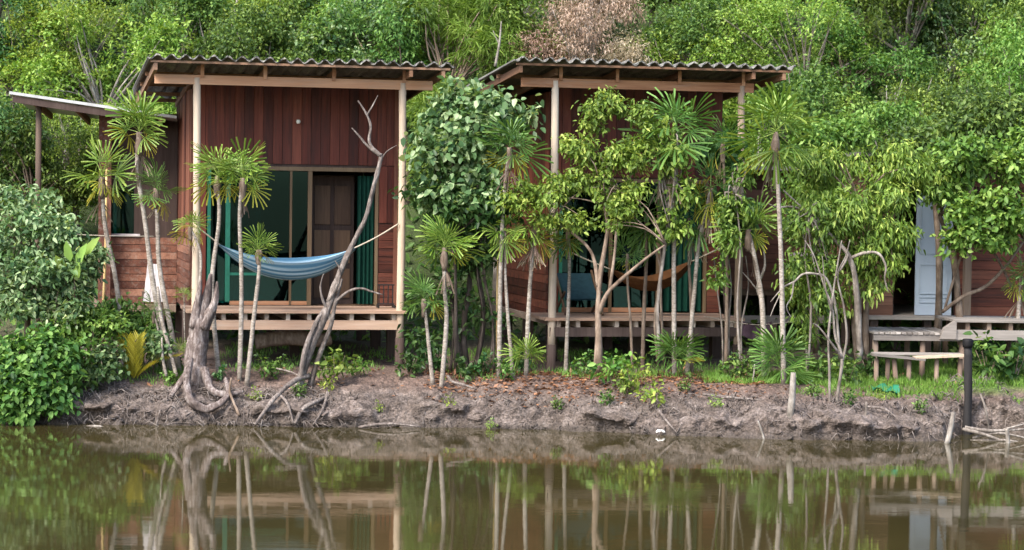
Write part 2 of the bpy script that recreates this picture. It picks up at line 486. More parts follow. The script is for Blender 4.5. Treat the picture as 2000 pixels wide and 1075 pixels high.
def corrugated(u0, u1, v0, v1, z0, slope, period=.2, amp=.032, th=.022):
    n = max(4, int(round((u1 - u0) / period * 8)))
    V, Q = [], []
    us = np.linspace(u0, u1, n + 1)
    for v in (v0, v1):
        for dz in (0, th):
            for u in us:
                V.append((u, v, z0 - slope * (v - v0) + dz + amp * math.cos(2 * math.pi * u / period)))
    k = n + 1
    for i in range(n):
        Q += [(i + 1, i, 2 * k + i, 2 * k + i + 1), (k + i, k + i + 1, 3 * k + i + 1, 3 * k + i),
              (i, i + 1, k + i + 1, k + i), (2 * k + i + 1, 2 * k + i, 3 * k + i, 3 * k + i + 1)]
    Q += [(0, k, 3 * k, 2 * k), (n, 2 * k + n, 3 * k + n, k + n)]
    return V, Q

def planks_h(parent, u0, u1, z0, z1, n, v, th, mat, axis='u', skip=None):
    h = (z1 - z0) / n
    for i in range(n):
        a, b = z0 + i * h, z0 + (i + 1) * h - .008
        j = random.uniform(-.006, .006)
        m = MB()
        if axis == 'u': m.box((u0, v - th + j, a), (u1, v + j, b), .002)
        else: m.box((v - th + j, u0, a), (v + j, u1, b), .002)
        c = ((u0 + u1) / 2, v, a) if axis == 'u' else (v, (u0 + u1) / 2, a)
        m.build('plank', mat, parent, loc=c)

def boards_v(parent, u0, u1, z0, z1, n, v, th, mat, axis='u'):
    w = (u1 - u0) / n
    for i in range(n):
        a, b = u0 + i * w, u0 + (i + 1) * w - .006
        j = random.uniform(-.007, .007)
        m = MB()
        if axis == 'u': m.box((a, v - th + j, z0), (b, v + j, z1), .002)
        else: m.box((v - th + j, a, z0), (v + j, b, z1), .002)
        c = (a, v, z0) if axis == 'u' else (v, a, z0)
        m.build('board', mat, parent, loc=c)

def hut_shell(fr, root, W, deck, beam, rooff, roof_u, beam_u, wall_u, depth=4.4, wall_v=1.3, slope=.07, n_waves_sheet=5, post_r=.056, bearer='deck_board'):
    """posts, deck and roof of a raised monopitch hut; heights are above the hut's own base"""
    rf = MB().build
    # stilts and posts
    for u, v, top in ((0, 0, beam), (W, 0, beam)):
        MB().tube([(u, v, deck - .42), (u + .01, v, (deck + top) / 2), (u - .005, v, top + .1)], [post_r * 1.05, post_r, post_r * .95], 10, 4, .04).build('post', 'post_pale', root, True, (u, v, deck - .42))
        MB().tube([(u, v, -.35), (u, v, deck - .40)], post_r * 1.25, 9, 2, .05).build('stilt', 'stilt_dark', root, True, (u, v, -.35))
    for v in (wall_v, (wall_v + depth) / 2, depth - .1):
        for u in (wall_u[0] + .05, (wall_u[0] + wall_u[1]) / 2, wall_u[1] - .05):
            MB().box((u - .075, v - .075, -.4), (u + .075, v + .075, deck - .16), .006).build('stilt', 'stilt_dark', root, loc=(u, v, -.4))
    # deck: bearers, joists, boards
    MB().box((-.04, -.05, deck - .28), (W + .02, .03, deck - .145), .004).build('bearer', bearer, root, loc=(0, 0, deck - .28))
    MB().box((wall_u[0], wall_v, deck - .30), (wall_u[1], wall_v + .09, deck - .145)).build('bearer', 'stilt_brown', root, loc=(0, wall_v, deck - .3))
    n = 10
    for i in range(n):
        u = .10 + (W - .2) * i / (n - 1)
        MB().box((u - .03, -.03, deck - .142), (u + .03, depth, deck - .042), .003).build('joist', 'joist_pale', root, loc=(u, 0, deck - .142))
    nb = 10
    for i in range(nb):
        v0 = -.09 + (wall_v + .05) * i / nb
        MB().box((-.12, v0, deck - .04), (W + .09, v0 + (wall_v + .05) / nb - .008, deck), .003).build('deck_board', 'deck_board', root, loc=(0, v0, deck))
    fl = MB().box((wall_u[0], wall_v - .03, deck - .04), (wall_u[1], depth, deck - .002)).build('floor', 'inner_wood', root)
    # roof: front beam, rafters, purlins, sheets
    MB().box((beam_u[0], -.035, beam), (beam_u[1], .03, beam + .135), .004).build('front_beam', 'beam_orange', root, loc=(0, 0, beam))
    v0 = -.45
    roof = MB().box((roof_u[0] + .05, -.41, rooff - .068), (roof_u[1] - .05, -.37, rooff - .036)).build('roof', 'rafter_brown', root, loc=(0, -.39, rooff - .068))
    for v in (.9, 2.2, 3.5, depth):
        z = rooff - slope * (v - v0)
        MB().box((roof_u[0] + .05, v - .03, z - .10), (roof_u[1] - .05, v + .03, z - .04)).build('purlin', 'rafter_brown', roof, loc=(0, 0, 0))
    for u in (roof_u[0] + .12, 0.03, W / 3, 2 * W / 3, W + .05, roof_u[1] - .15):
        p = (u, (.05 if 0 < u < W + .02 else -.40), rooff - .125); q = (u, depth + .1, rooff - .125 - slope * (depth + .5))
        MB().beam(p, q, .05, .10).build('rafter', 'rafter_brown', roof)
    for u in (W / 3 - .03, 2 * W / 3 - .03, W + .01, .07):
        MB().box((u - .025, -.06, beam + .10), (u + .025, -.038, rooff - .06)).build('strut', 'beam_orange', roof)
    for ch in roof.children:
        ch.location = ch.location - roof.location
    ns = 5; w = (roof_u[1] - roof_u[0]) / ns
    for i in range(ns):
        V, Q = corrugated(roof_u[0] + i * w, roof_u[0] + (i + 1) * w + .012, v0, depth + .35, rooff + random.uniform(-.006, .006) + (i % 2) * .004, slope)
        V = [(u_, v_ + (random.uniform(-.02, .02) if v_ < 0 else 0) + (i * 37 % 5 - 2) * .012, z_ + random.uniform(-.006, .006)) for u_, v_, z_ in V]
        c = Vector((roof_u[0] + i * w, v0, rooff))
        m = MB().add([Vector(p) - c for p in V], Q)
        o = link('roof_sheet', m.mesh('roof_sheet', 'roof_sheet'), roof, c - roof.location)
    return roof

# ---- first hut (blue hammock)
fL = Frame(381, 31.2)
hutL = thing('wooden_hut', 'reddish wooden stilt hut with glass doors and blue hammock on its porch', 'hut', fL.o, THETA)
Lz = fL.lz
dk, bm, rfz = Lz(1.50), Lz(4.77), Lz(5.12)
hut_shell(fL, hutL, 3.02, dk, bm, rfz, (-.74, 3.70), (-.61, 3.46), (.06, 3.17))
WV = 1.3
def wall_top(v): return rfz - .07 * (v + .5) - .02
fw = MB()
for a, b in (((.06, WV, dk), (.26, WV + .04, wall_top(WV))), ((2.89, WV, dk), (3.17, WV + .04, wall_top(WV))), ((.26, WV, Lz(3.62)), (2.89, WV + .04, wall_top(WV)))):
    fw.box(a, b)
fw = fw.build('front_wall', 'stilt_dark', hutL)
boards_v(fw, .09, 3.15, Lz(3.66), wall_top(WV), 21, WV - .002, .022, 'board_red')
boards_v(fw, .09, .26, dk, Lz(3.65), 1, WV - .002, .022, 'board_red')
boards_v(fw, 2.90, 3.15, Lz(2.78), Lz(3.65), 2, WV - .002, .022, 'board_red')
planks_h(fw, 2.90, 3.15, dk + .01, Lz(2.77), 10, WV - .002, .026, 'plank_red')
for u in (.055, 3.155):
    MB().box((u - .03, WV - .045, dk), (u + .03, WV - .026, wall_top(WV)), .002).build('corner_board', 'board_side', fw, loc=(u, WV, dk))
sw = MB().box((.045, WV + .045, dk), (.085, 4.35, wall_top(4.35))).build('side_wall', 'stilt_dark', hutL)
planks_h(sw, WV + .02, 4.36, dk - .08, Lz(2.50), 9, .043, .026, 'plank_side', 'v')
boards_v(sw, WV + .02, 4.36, Lz(2.51), wall_top(4.2), 12, .043, .022, 'board_side', 'v')
MB().box((3.14, WV + .045, dk), (3.18, 4.35, wall_top(4.35))).build('side_wall', 'house_brown', hutL)
bw = MB().box((.09, 4.31, dk), (3.13, 4.35, wall_top(4.35))).build('back_wall', 'inner_wood', hutL)
idr = MB().box((1.93, 1.86, dk), (2.60, 1.90, Lz(3.5))).build('inner_door', 'stilt_dark', hutL)
for u0, u1 in ((1.98, 2.22), (2.29, 2.54)):
    for z0, z1 in ((.10, .55), (.64, 1.15), (1.24, 1.84)):
        MB().box((u0, 1.835, dk + z0), (u1, 1.858, dk + z1), .002).build('door_panel', 'inner_wood', idr)
# sliding glass front
sf = MB().box((.26, WV - .03, Lz(3.56)), (2.89, WV + .05, Lz(3.62))).build('door_frame', 'frame_tan', hutL)
for u, w_, m_ in ((.30, .05, 'green_frame'), (1.54, .035, 'frame_tan'), (1.83, .065, 'frame_tan'), (2.865, .045, 'frame_tan')):
    MB().box((u - w_ / 2, WV - .02, dk + .004), (u + w_ / 2, WV + .04, Lz(3.558))).build('mullion', m_, sf, loc=(u, WV, dk))
MB().box((.55, WV - .018, dk + .06), (.62, WV + .03, Lz(3.556))).build('mullion', 'green_frame', sf, loc=(.58, WV, dk))
MB().box((.622, WV - .012, Lz(1.96)), (1.52, WV + .025, Lz(2.0))).build('glazing_bar', 'green_frame', sf)
MB().box((.622, WV - .012, dk + .01), (1.80, WV + .03, dk + .07)).build('bottom_rail', 'beam_orange', sf)
for u0, u1 in ((.33, .545), (.625, 1.52), (1.56, 1.795)):
    MB().box((u0, WV + .005, dk + .075), (u1, WV + .011, Lz(3.55))).build('glass_pane', 'tinted_glass', sf)

def curtain(name, parent, u0, u1, v, z0, z1, mat, folds=6, amp=.035):
    n = folds * 8; V = []; Q = []
    for i in range(n + 1):
        u = u0 + (u1 - u0) * i / n
        d = amp * math.sin(2 * math.pi * folds * i / n) + amp * .4 * math.sin(5.1 * i / n * folds)
        V += [(u, v + d * 1.15, z0), (u, v + d, (z0 + z1) / 2), (u, v + d * .6, z1)]
    for i in range(n):
        a = i * 3
        Q += [(a, a + 3, a + 4, a + 1), (a + 1, a + 4, a + 5, a + 2)]
    return MB().add(V, Q).build(name, mat, parent, True)
curtain('curtain', hutL, .34, 1.10, WV + .16, dk + .03, Lz(3.5), 'curtain_teal', 7)
curtain('curtain', hutL, .14, .56, WV + .30, dk + .03, Lz(3.5), 'curtain_green', 4)
curtain('curtain', hutL, 2.58, 2.85, WV + .14, dk + .02, Lz(3.5), 'curtain_green', 4)
lw = fL.uz(582, 237, WV - .05)
bulb = thing('light_bulb', 'white round light bulb on the wall above the glass doors', 'light bulb', fL.world(lw[0], WV - .06, lw[1]), THETA)
MB().tube([(0, .035, 0), (0, .012, 0)], .022, 8, 1).build('socket', 'dark_iron', bulb)
MB().tube([(0, .012, 0), (0, 0, -.004), (0, -.02, -.008), (0, -.045, -.01), (0, -.058, -.01)], [.014, .026, .036, .03, .008], 10, 2).build('bulb', 'white_bulb', bulb, True)
rk = thing('iron_rack', 'small dark iron rack on the porch beside the corner post', 'rack', fL.world(2.93, .75, dk), THETA)
for i in range(4):
    MB().box((-.11 + i * .07, -.01, .07), (-.095 + i * .07, .01, .34)).build('bar', 'dark_iron', rk)
for z in (.05, .34):
    MB().box((-.13, -.014, z), (.13, .014, z + .02)).build('rail', 'dark_iron', rk)
for u in (-.12, .12):
    MB().box((u - .008, -.1, 0), (u + .008, .1, .05)).build('foot', 'dark_iron', rk)

# ---- second hut (behind the pale green tree)
fR = Frame(1078, 31.9)
Rz = fR.lz
hutR = thing('wooden_hut', 'dark red stilt hut half hidden behind palms with an orange hammock', 'hut', fR.o, THETA)
dk2, bm2, rf2 = Rz(1.43), Rz(4.84), Rz(5.20)
hut_shell(fR, hutR, 2.90, dk2, bm2, rf2, (-.74, 3.58), (-.52, 3.08), (.28, 3.04), depth=4.5, bearer='stilt_dark')
def wt2(v): return rf2 - .07 * (v + .5) - .02
fw = MB()
for a, b in (((.28, WV, dk2), (.42, WV + .04, wt2(WV))), ((2.82, WV, dk2), (3.04, WV + .04, wt2(WV))), ((.42, WV, Rz(3.52)), (2.82, WV + .04, wt2(WV)))):
    fw.box(a, b)
fw = fw.build('front_wall', 'stilt_dark', hutR)
boards_v(fw, .30, 3.03, Rz(3.54), wt2(WV), 19, WV - .002, .022, 'board_red')
boards_v(fw, .30, .42, dk2, Rz(3.53), 1, WV - .002, .022, 'board_red')
boards_v(fw, 2.83, 3.03, Rz(2.62), Rz(3.53), 2, WV - .002, .022, 'board_red')
planks_h(fw, 2.83, 3.03, dk2 + .01, Rz(2.61), 9, WV - .002, .026, 'plank_red')
sw = MB().box((.265, WV + .045, dk2), (.305, 4.45, wt2(4.45))).build('side_wall', 'stilt_dark', hutR)
planks_h(sw, WV + .02, 4.46, dk2 - .08, Rz(2.55), 9, .263, .026, 'plank_red', 'v')
boards_v(sw, WV + .02, 4.46, Rz(2.56), wt2(4.3), 14, .263, .022, 'board_red', 'v')
MB().box((3.01, WV + .045, dk2), (3.05, 4.45, wt2(4.45))).build('side_wall', 'house_brown', hutR)
MB().box((.31, 4.41, dk2), (3.0, 4.45, wt2(4.45))).build('back_wall', 'inner_wood', hutR)
sf = MB().box((.42, WV - .03, Rz(3.46)), (2.82, WV + .05, Rz(3.52))).build('door_frame', 'frame_tan', hutR)
for u, w_, m_ in ((.45, .05, 'green_frame'), (1.25, .05, 'frame_tan'), (2.02, .05, 'frame_tan'), (2.795, .045, 'frame_tan')):
    MB().box((u - w_ / 2, WV - .02, dk2 + .004), (u + w_ / 2, WV + .04, Rz(3.458))).build('mullion', m_, sf, loc=(u, WV, dk2))
MB().box((.48, WV - .012, dk2 + .01), (2.0, WV + .03, dk2 + .08)).build('bottom_rail', 'beam_orange', sf)
for u0, u1 in ((.48, 1.22), (1.28, 1.99)):
    MB().box((u0, WV + .005, dk2 + .085), (u1, WV + .011, Rz(3.45))).build('glass_pane', 'tinted_glass', sf)
curtain('curtain', hutR, 2.15, 2.78, WV + .12, dk2 + .02, Rz(3.42), 'curtain_green', 6)
curtain('curtain', hutR, .50, .95, WV + .2, dk2 + .03, Rz(3.42), 'curtain_teal', 5)

# ---- hammocks
t = NT('hammock_stripe')
a = t.n('ShaderNodeAttribute'); a.attribute_name = 'tint'
st = t.math('SINE', t.math('MULTIPLY', a.outputs['Fac'], 62.0))
st2 = t.math('SINE', t.math('MULTIPLY', a.outputs['Fac'], 23.0))
c = t.ramp(t.math('ADD', t.math('MULTIPLY', st, .5), .5), [(.2, (.085, .19, .29)), (.5, (.17, .32, .43)), (.85, (.40, .52, .60))])
c = t.mix(t.math('MULTIPLY', t.math('ADD', t.math('MULTIPLY', st2, .5), .5), .4), c, (.09, .21, .31))
tc = t.n('ShaderNodeTexCoord')
t.done(t.bsdf(c, .9, .1, t.bump(t.noise(t.mapping(tc.outputs['Object'], (4, 40, 40)), 3, 3), .5, .01)).outputs[0])

def hammock(name, label, fr, top, bot, vdep, mat, ropes, vplane=0.0, vend=0.0):
    """top / bot: photo points along the rim and the belly of the cloth"""
    T = [fr.uz(x, y, vplane) for x, y in top]; B = [fr.uz(x, y, vplane) for x, y in bot]
    tx = np.linspace(0, 1, 31)
    def curve(P):
        k = np.linspace(0, 1, len(P))
        c = np.polyfit(k, [p[1] for p in P], min(4, len(P) - 1))
        return np.interp(tx, k, [p[0] for p in P]), np.polyval(c, tx)
    tu, tz = curve(T); bu, bz = curve(B)
    V, tint = [], []
    ns = 22
    for i, k in enumerate(tx):
        d = vdep * math.sin(math.pi * k) ** .7 + .015
        h = max(tz[i] - bz[i], .02)
        for j in range(ns + 1):
            s_ = -1 + 2 * j / ns
            e = abs(s_) ** 1.8
            V.append((tu[i], vplane + s_ * d, tz[i] - h * (1 - e) + (.05 * math.sin(math.pi * k) if s_ > 0 else 0) * e + .008 * math.sin(j * 2.1 + k * 9)))
            tint.append(j / ns)
    Q = [(i * (ns + 1) + j, i * (ns + 1) + j + 1, (i + 1) * (ns + 1) + j + 1, (i + 1) * (ns + 1) + j) for i in range(len(tx) - 1) for j in range(ns)]
    root = thing(name, label, 'hammock', fr.o, fr.th)
    me = raw_mesh('cloth', V, Q, mat, True, tint)
    link('cloth', me, root)
    for pts in ropes:
        P = [(*[fr.uz(x, y, v) for _ in (0,)][0], v) for x, y, v in pts]
        MB().tube([(u, v, z) for u, z, v in P], .011, 6, 3).build('rope', 'rope', root, True)
    return root
hammock('hammock', 'blue and white striped hammock slung between the porch posts', fL,
        [(428, 478), (492, 502), (560, 512), (630, 506), (694, 484)], [(428, 480), (492, 529), (560, 547), (630, 536), (694, 487)], .2, 'hammock_stripe',
        [[(384, 443, -.06), (410, 463, -.03), (430, 479, 0)], [(692, 485, 0), (735, 464, -.02), (779, 437, -.06)]])
hammock('hammock', 'orange hammock hanging on the second hut\'s porch behind tree trunks', fR,
        [(1195, 526), (1235, 543), (1280, 546), (1320, 530), (1352, 510)], [(1195, 530), (1235, 562), (1280, 568), (1320, 552), (1352, 514)], .22, 'orange_cloth',
        [[(1083, 478, .45), (1140, 505, .5), (1196, 528, .5)], [(1351, 511, .5), (1440, 470, .3)]], .5)
ch = thing('lounge_chair', 'low lounge chair with blue cloth in the shade of the second hut\'s porch', 'chair', fR.world(.62, .75, dk2), THETA)
V = []
for i in range(9):
    k = i / 8
    V += [(-.27 + .02 * math.sin(k * 3), .38 - .55 * k + .0, .62 - .55 * k + .18 * k * k), (.27, .38 - .55 * k, .62 - .55 * k + .18 * k * k)]
MB().add(V + [(x, y, z - .02) for x, y, z in V], [(2 * i, 2 * i + 1, 2 * i + 3, 2 * i + 2) for i in range(8)] + [(18 + 2 * i, 18 + 2 * i + 2, 18 + 2 * i + 3, 18 + 2 * i + 1) for i in range(8)]).build('sling', 'blue_cloth', ch, True)
for x in (-.29, .29):
    MB().beam((x, .42, .66), (x, -.30, .02), .03, .03).build('leg', 'inner_wood', ch)
    MB().beam((x, -.22, .36), (x, .34, .02), .03, .03).build('leg', 'inner_wood', ch)

# ---- annex at the left, farther back
fA = Frame(203, 34.6, math.radians(8))
Az = fA.lz
annex = thing('annex_hut', 'low brown annex hut with sloping sheet roof behind the left palms', 'hut', fA.o, fA.th)
def A(px, py, v): return fA.uz(px, py, v)
p0, p1 = A(18, 184, -.55), A(345, 232, -.55)
m = MB()
sl = (p1[1] - p0[1]) / (p1[0] - p0[0])
m.add([(p0[0], -.55, p0[1]), (p1[0], -.55, p1[1]), (p1[0], 3.2, p1[1] - .1), (p0[0], 3.2, p0[1] - .1),
       (p0[0], -.55, p0[1] + .045), (p1[0], -.55, p1[1] + .045), (p1[0], 3.2, p1[1] - .05), (p0[0], 3.2, p0[1] - .05)],
      [(3, 2, 1, 0), (4, 5, 6, 7), (0, 1, 5, 4), (1, 2, 6, 5), (2, 3, 7, 6), (3, 0, 4, 7)])
ar = m.build('roof', 'flashing', annex)
pm = A(238, 216, -.55)
MB().beam((p0[0] + .05, -.50, p0[1] - .075), (pm[0], -.50, p0[1] + sl * (pm[0] - p0[0]) - .075), .05, .10).build('fascia', 'stilt_dark', ar)
for k in (.15, .4, .65, .9):
    u = p0[0] + (p1[0] - p0[0]) * k; z = p0[1] + sl * (u - p0[0])
    MB().beam((u, -.48, z - .07), (u, 3.1, z - .17), .05, .10).build('rafter', 'rafter_brown', ar)
u, z = A(75, 300, -.3)
MB().tube([(u, -.3, -.3), (u, -.3, p0[1] + sl * (u - p0[0]) - .1)], .05, 8, 3, .04).build('post', 'stilt_brown', annex, True)
MB().box((-.10, .0, -.3), (.10, .14, p0[1] + sl * (0 - p0[0]) - .08), .004).build('post', 'plank_side', annex, loc=(0, 0, 0))
zs = A(230, 458, .3)[1]; zt = A(230, 366, .3)[1]; zf = A(230, 592, .3)[1]
uR = A(345, 500, .3)[0]; wx0, wx1 = A(217, 400, .3)[0], A(262, 400, .3)[0]
aw = MB()
aw.box((-.06, .30, zf), (uR, .34, zs)); aw.box((wx1, .30, zs), (uR, .34, p1[1] + .1)); aw.box((-.06, .30, zt), (wx1, .34, p0[1] + sl * (0 - p0[0]) - .12))
aw = aw.build('wall', 'stilt_dark', annex)
planks_h(aw, -.06, uR, zf, zs - .04, 9, .298, .024, 'plank_side')
wn_ = MB().box((wx0 - .04, .24, zs - .035), (wx1 + .1, .33, zs + .01)).build('window', 'pale_panel', annex)
MB().box((wx0, .31, zs + .012), (wx1, .318, zt)).build('pane', 'tinted_glass', wn_)
MB().box((wx0 - .045, .27, zs + .012), (wx0, .35, zt)).build('frame', 'pale_panel', wn_)
curtain('curtain', annex, wx0, wx1, .42, zs, zt, 'curtain_teal', 3)
MB().box((-.3, -.1, zf - .12), (uR, 2.5, zf - .01)).build('floor', 'stilt_brown', annex)
for u in (-.15, .6, 1.2):
    MB().box((u - .05, .3, -.4), (u + .05, .4, zf - .12)).build('stilt', 'stilt_dark', annex)
MB().box((uR - .04, .345, zf), (uR, 3.0, p1[1])).build('side_wall', 'house_brown', annex)
MB().box((-.06, 2.96, zf), (uR - .045, 3.0, p1[1])).build('back_wall', 'house_brown', annex)

# ---- third house at the right, with the white door
fD = Frame(1690, 34.2, math.radians(6))
house = thing('plank_house', 'dark brown plank house with a pale door behind the right hand trees', 'house', fD.o, fD.th)
def D(px, py, v=0): return fD.uz(px, py, v)
zf = D(1820, 616)[1]; zt = zf + 2.5; u0 = D(1688, 600)[0]; u1 = D(2090, 600)[0]
d0, d1 = D(1745, 600)[0], D(1862, 600)[0]
hw = MB(); hw.box((u0, 0, zf), (d0, .05, zt)); hw.box((d1, 0, zf), (u1, .05, zt)); hw.box((d0, 0, zf + 2.05), (d1, .05, zt))
hw = hw.build('front_wall', 'stilt_dark', house)
planks_h(hw, u0, d0 - .02, zf, zt, 17, -.002, .025, 'house_brown')
planks_h(hw, d1 + .02, u1, zf, zt, 17, -.002, .025, 'plank_red')
for nm, a, b in (('side_wall', (u0, .055, zf), (u0 + .05, 3.4, zt)), ('side_wall', (u1 - .05, .055, zf), (u1, 3.4, zt)), ('back_wall', (u0 + .055, 3.35, zf), (u1 - .055, 3.4, zt))):
    MB().box(a, b).build(nm, 'house_brown', house)
MB().box((u0 - .3, -.5, zt + .01), (u1 + .3, 3.7, zt + .07)).build('roof', 'roof_sheet', house)
MB().box((u0, -.32, zf - .06), (d1 + .25, 3.4, zf - .005)).build('floor', 'walk_grey', house)
for u in (u0 + .1, (d0 + d1) / 2, u1 - .4):
    for v in (-.2, 1.5, 3.2):
        MB().box((u - .06, v - .06, -.5), (u + .06, v + .06, zf - .06)).build('stilt', 'stilt_dark', house)
e0, e1 = D(1786, 600, -.05)[0], D(1857, 600, -.05)[0]
wd = MB().box((e0, -.075, zf + .005), (e1, -.035, zf + 1.95)).build('door', 'white_door', house, loc=(e0, -.05, zf))
w_ = e1 - e0
for z0, z1 in ((.20, .30), (.34, .82), (.98, 1.80)):
    for a, b in (((.07, -.037, z0), (w_ - .07, -.028, z0 + .018)), ((.07, -.037, z1 - .018), (w_ - .07, -.028, z1)), ((.07, -.037, z0 + .02), (.085, -.028, z1 - .02)), ((w_ - .085, -.037, z0 + .02), (w_ - .07, -.028, z1 - .02))):
        MB().box(a, b).build('moulding', 'white_door', wd)
MB().box((w_ - .06, -.065, .92), (w_ - .03, -.028, 1.0)).build('handle', 'dark_iron', wd)
g0 = D(1888, 600, -.25)[0]
MB().box((g0 - .06, -.3, -.2), (g0 + .05, -.2, zt), .004).build('post', 'stilt_brown', house, loc=(g0, -.25, 0))

# ---- back shed between second hut and the house
fS = Frame(1450, 36.2, math.radians(10))
shed = thing('plank_shed', 'small brown plank shed on stilts glimpsed behind the palms right of the second hut', 'shed', fS.o, fS.th)
def Sx(px, py, v=0): return fS.uz(px, py, v)
zf = Sx(1500, 566)[1]; zt = zf + 2.0; u1 = Sx(1600, 500)[0]
sw_ = MB().box((-.35, 0, zf), (u1, .05, zt)).build('front_wall', 'stilt_dark', shed)
planks_h(sw_, -.35, u1, zf, zt, 13, -.002, .03, 'house_brown')
MB().box((-.6, -.4, zt + .01), (u1 + .3, 2.2, zt + .07)).build('roof', 'roof_sheet', shed)
MB().box((-.35, .055, zf - .1), (u1, 2, zf - .01)).build('floor', 'stilt_brown', shed)
MB().box((-.5, -.22, zf - .55), (u1 + .2, -.12, zf - .43)).build('bearer', 'walk_grey', shed)
for u in (-.25, .5, u1 - .1):
    for v in (.1, 1.8):
        MB().box((u - .06, v - .06, -.5), (u + .06, v + .06, zf - .1)).build('stilt', 'stilt_dark', shed)
    MB().box((u - .05, -.21, -.5), (u + .05, -.13, zf - .55)).build('stilt', 'stilt_brown', shed)
b0, b1 = Sx(1543, 514, -.1), Sx(1582, 494, -.1)
MB().box((b0[0], -.16, b0[1]), (b1[0], -.04, b1[1])).build('wall_box', 'pale_panel', shed)

# ---- walkway at the right edge
fW = Frame(1712, 31.4, math.radians(3))
walk = thing('plank_walkway', 'grey weathered plank walkway on posts leading to the white door', 'walkway', fW.o, fW.th)
def W_(px, py, v=0): return fW.uz(px, py, v)
za = W_(1780, 652)[1]; ua, ub = W_(1705, 655)[0], W_(1868, 655)[0]
MB().box((ua, -.05, za - .10), (ub + .05, .02, za - .012), .004).build('bearer', 'walk_grey', walk, loc=(ua, 0, za))
n = 15
for i in range(n):
    a = ua + (ub - ua) * i / n
    MB().box((a, -.07, za - .01), (a + (ub - ua) / n - .018, 1.2, za + .022), .003).build('plank', 'walk_grey', walk, loc=(a, 0, za))
zb = W_(1920, 628)[1]; uc, ud = W_(1862, 640)[0], W_(2100, 640)[0]
for i in range(8):
    v0 = -.10 + i * .15
    MB().box((uc, v0, zb - .012), (ud, v0 + .135, zb + .022), .003).build('plank', 'walk_grey', walk, loc=(uc, v0, zb))
MB().box((uc - .12, -.08, zb - .27), (ud, -.02, zb - .125), .004).build('bearer', 'walk_grey', walk, loc=(uc, 0, zb - .2))
for i in range(6):
    u = uc + .2 + i * .32
    MB().box((u - .03, -.05, zb - .124), (u + .03, 1.1, zb - .014)).build('joist', 'stilt_brown', walk)
MB().add([(uc - .22, -.11, zb - .26), (uc + .02, -.11, zb - .26), (uc + .02, -.11, zb + .02), (uc - .16, -.11, zb - .10),
          (uc - .22, .0, zb - .26), (uc + .02, .0, zb - .26), (uc + .02, .0, zb + .02), (uc - .16, .0, zb - .10)],
         [(0, 1, 2, 3), (7, 6, 5, 4), (0, 4, 5, 1), (1, 5, 6, 2), (2, 6, 7, 3), (3, 7, 4, 0)]).build('end_block', 'walk_grey', walk)
for u in (ua + .05, ua + .75, ub + .1, ud - .7):
    for v in (.05, 1.0):
        MB().tube([(u, v, -.6), (u, v, za - .1)], .045, 7, 1, .05).build('post', 'stilt_brown', walk, True)

bench = thing('plank_bench', 'long low bench of warped grey boards below the walkway', 'bench', gp(1712, 30.9), math.radians(2))
fB = Frame(1712, 30.9, math.radians(2), 720)
def B_(px, py, v=0): return fB.uz(px, py, v)
q0, q1, q2 = B_(1704, 693), B_(1800, 703), B_(1886, 695)
MB().beam((q0[0], .05, q0[1]), (q1[0] + .05, .05, q1[1]), .20, .03).build('board', 'walk_grey', bench)
MB().beam((q1[0] - .10, .05, q1[1] + .028), (q2[0], .05, q2[1]), .20, .03).build('board', 'post_pale', bench)
MB().beam((q0[0] + .05, .26, q0[1]), (q2[0], .26, q2[1]), .18, .03).build('board', 'walk_grey', bench)
for px, lean in ((1714, 0), (1736, .0), (1748, .08), (1778, 0), (1832, 0), (1878, 0)):
    u, z = B_(px, 700)
    MB().tube([(u + lean, .07, -.35), (u, .07, z - .015)], .036, 7, 1, .06).build('leg', 'stilt_brown', bench, True)
g = Frame(1889, 29.9, 0, 800)
zt_ = g.uz(1889, 662, 0)[1]
bp = thing('black_post', 'charred black post standing in the water gully below the walkway', 'post', g.o)
MB().tube([(0, 0, -.5), (.005, 0, .6), (-.01, 0, zt_ - .12)], [.085, .058, .052], 10, 4, .12).build('shaft', 'black_post', bp, True)
MB().tube([(-.01, 0, zt_ - .12), (-.012, 0, zt_ - .03), (-.012, 0, zt_)], [.07, .078, .055], 10, 2, .12).build('cap', 'black_post', bp, True)
# ------------------------------------------------------------------ foliage
def unit(a):
    return a / np.maximum(np.linalg.norm(a, axis=1, keepdims=True), 1e-9)

def leaf_mesh(name, P, D, N, L, W, tint, mat, kind='rhomb', fold=.18, sag=.0):
    P = np.asarray(P); n = len(P)
    D = unit(np.asarray(D)); N = np.asarray(N)
    N = unit(N - D * (N * D).sum(1, keepdims=True)); Sd = np.cross(D, N)
    L = np.broadcast_to(np.asarray(L, float), (n,))[:, None]; W = np.broadcast_to(np.asarray(W, float), (n,))[:, None]
    dn = np.array([0, 0, -1.0])
    tip = P + D * L + dn * L * sag
    if kind == 'rhomb':
        l = P + D * L * .42 + Sd * W * .5 + N * W * fold; r = P + D * L * .42 - Sd * W * .5 + N * W * fold
        V = np.stack([P, r, tip, l], 1).reshape(-1, 3)
        b = np.arange(n)[:, None] * 4
        Fc = np.concatenate([b + [0, 1, 2], b + [0, 2, 3]], 1).reshape(-1, 3)
        k = 4
    else:
        lift = N * W * fold
        r1 = P + D * L * .28 - Sd * W * .5 + lift; l1 = P + D * L * .28 + Sd * W * .5 + lift
        r2 = P + D * L * .70 - Sd * W * .36 + lift * .7 + dn * L * sag * .5; l2 = P + D * L * .70 + Sd * W * .36 + lift * .7 + dn * L * sag * .5
        V = np.stack([P, r1, r2, tip, l2, l1], 1).reshape(-1, 3)
        b = np.arange(n)[:, None] * 6
        Fc = np.concatenate([b + [0, 1, 2, 3], b + [0, 3, 4, 5]], 1).reshape(-1, 4)
        k = 6
    return raw_mesh(name, V, Fc, mat, False, np.repeat(np.clip(tint, 0, 1), k))

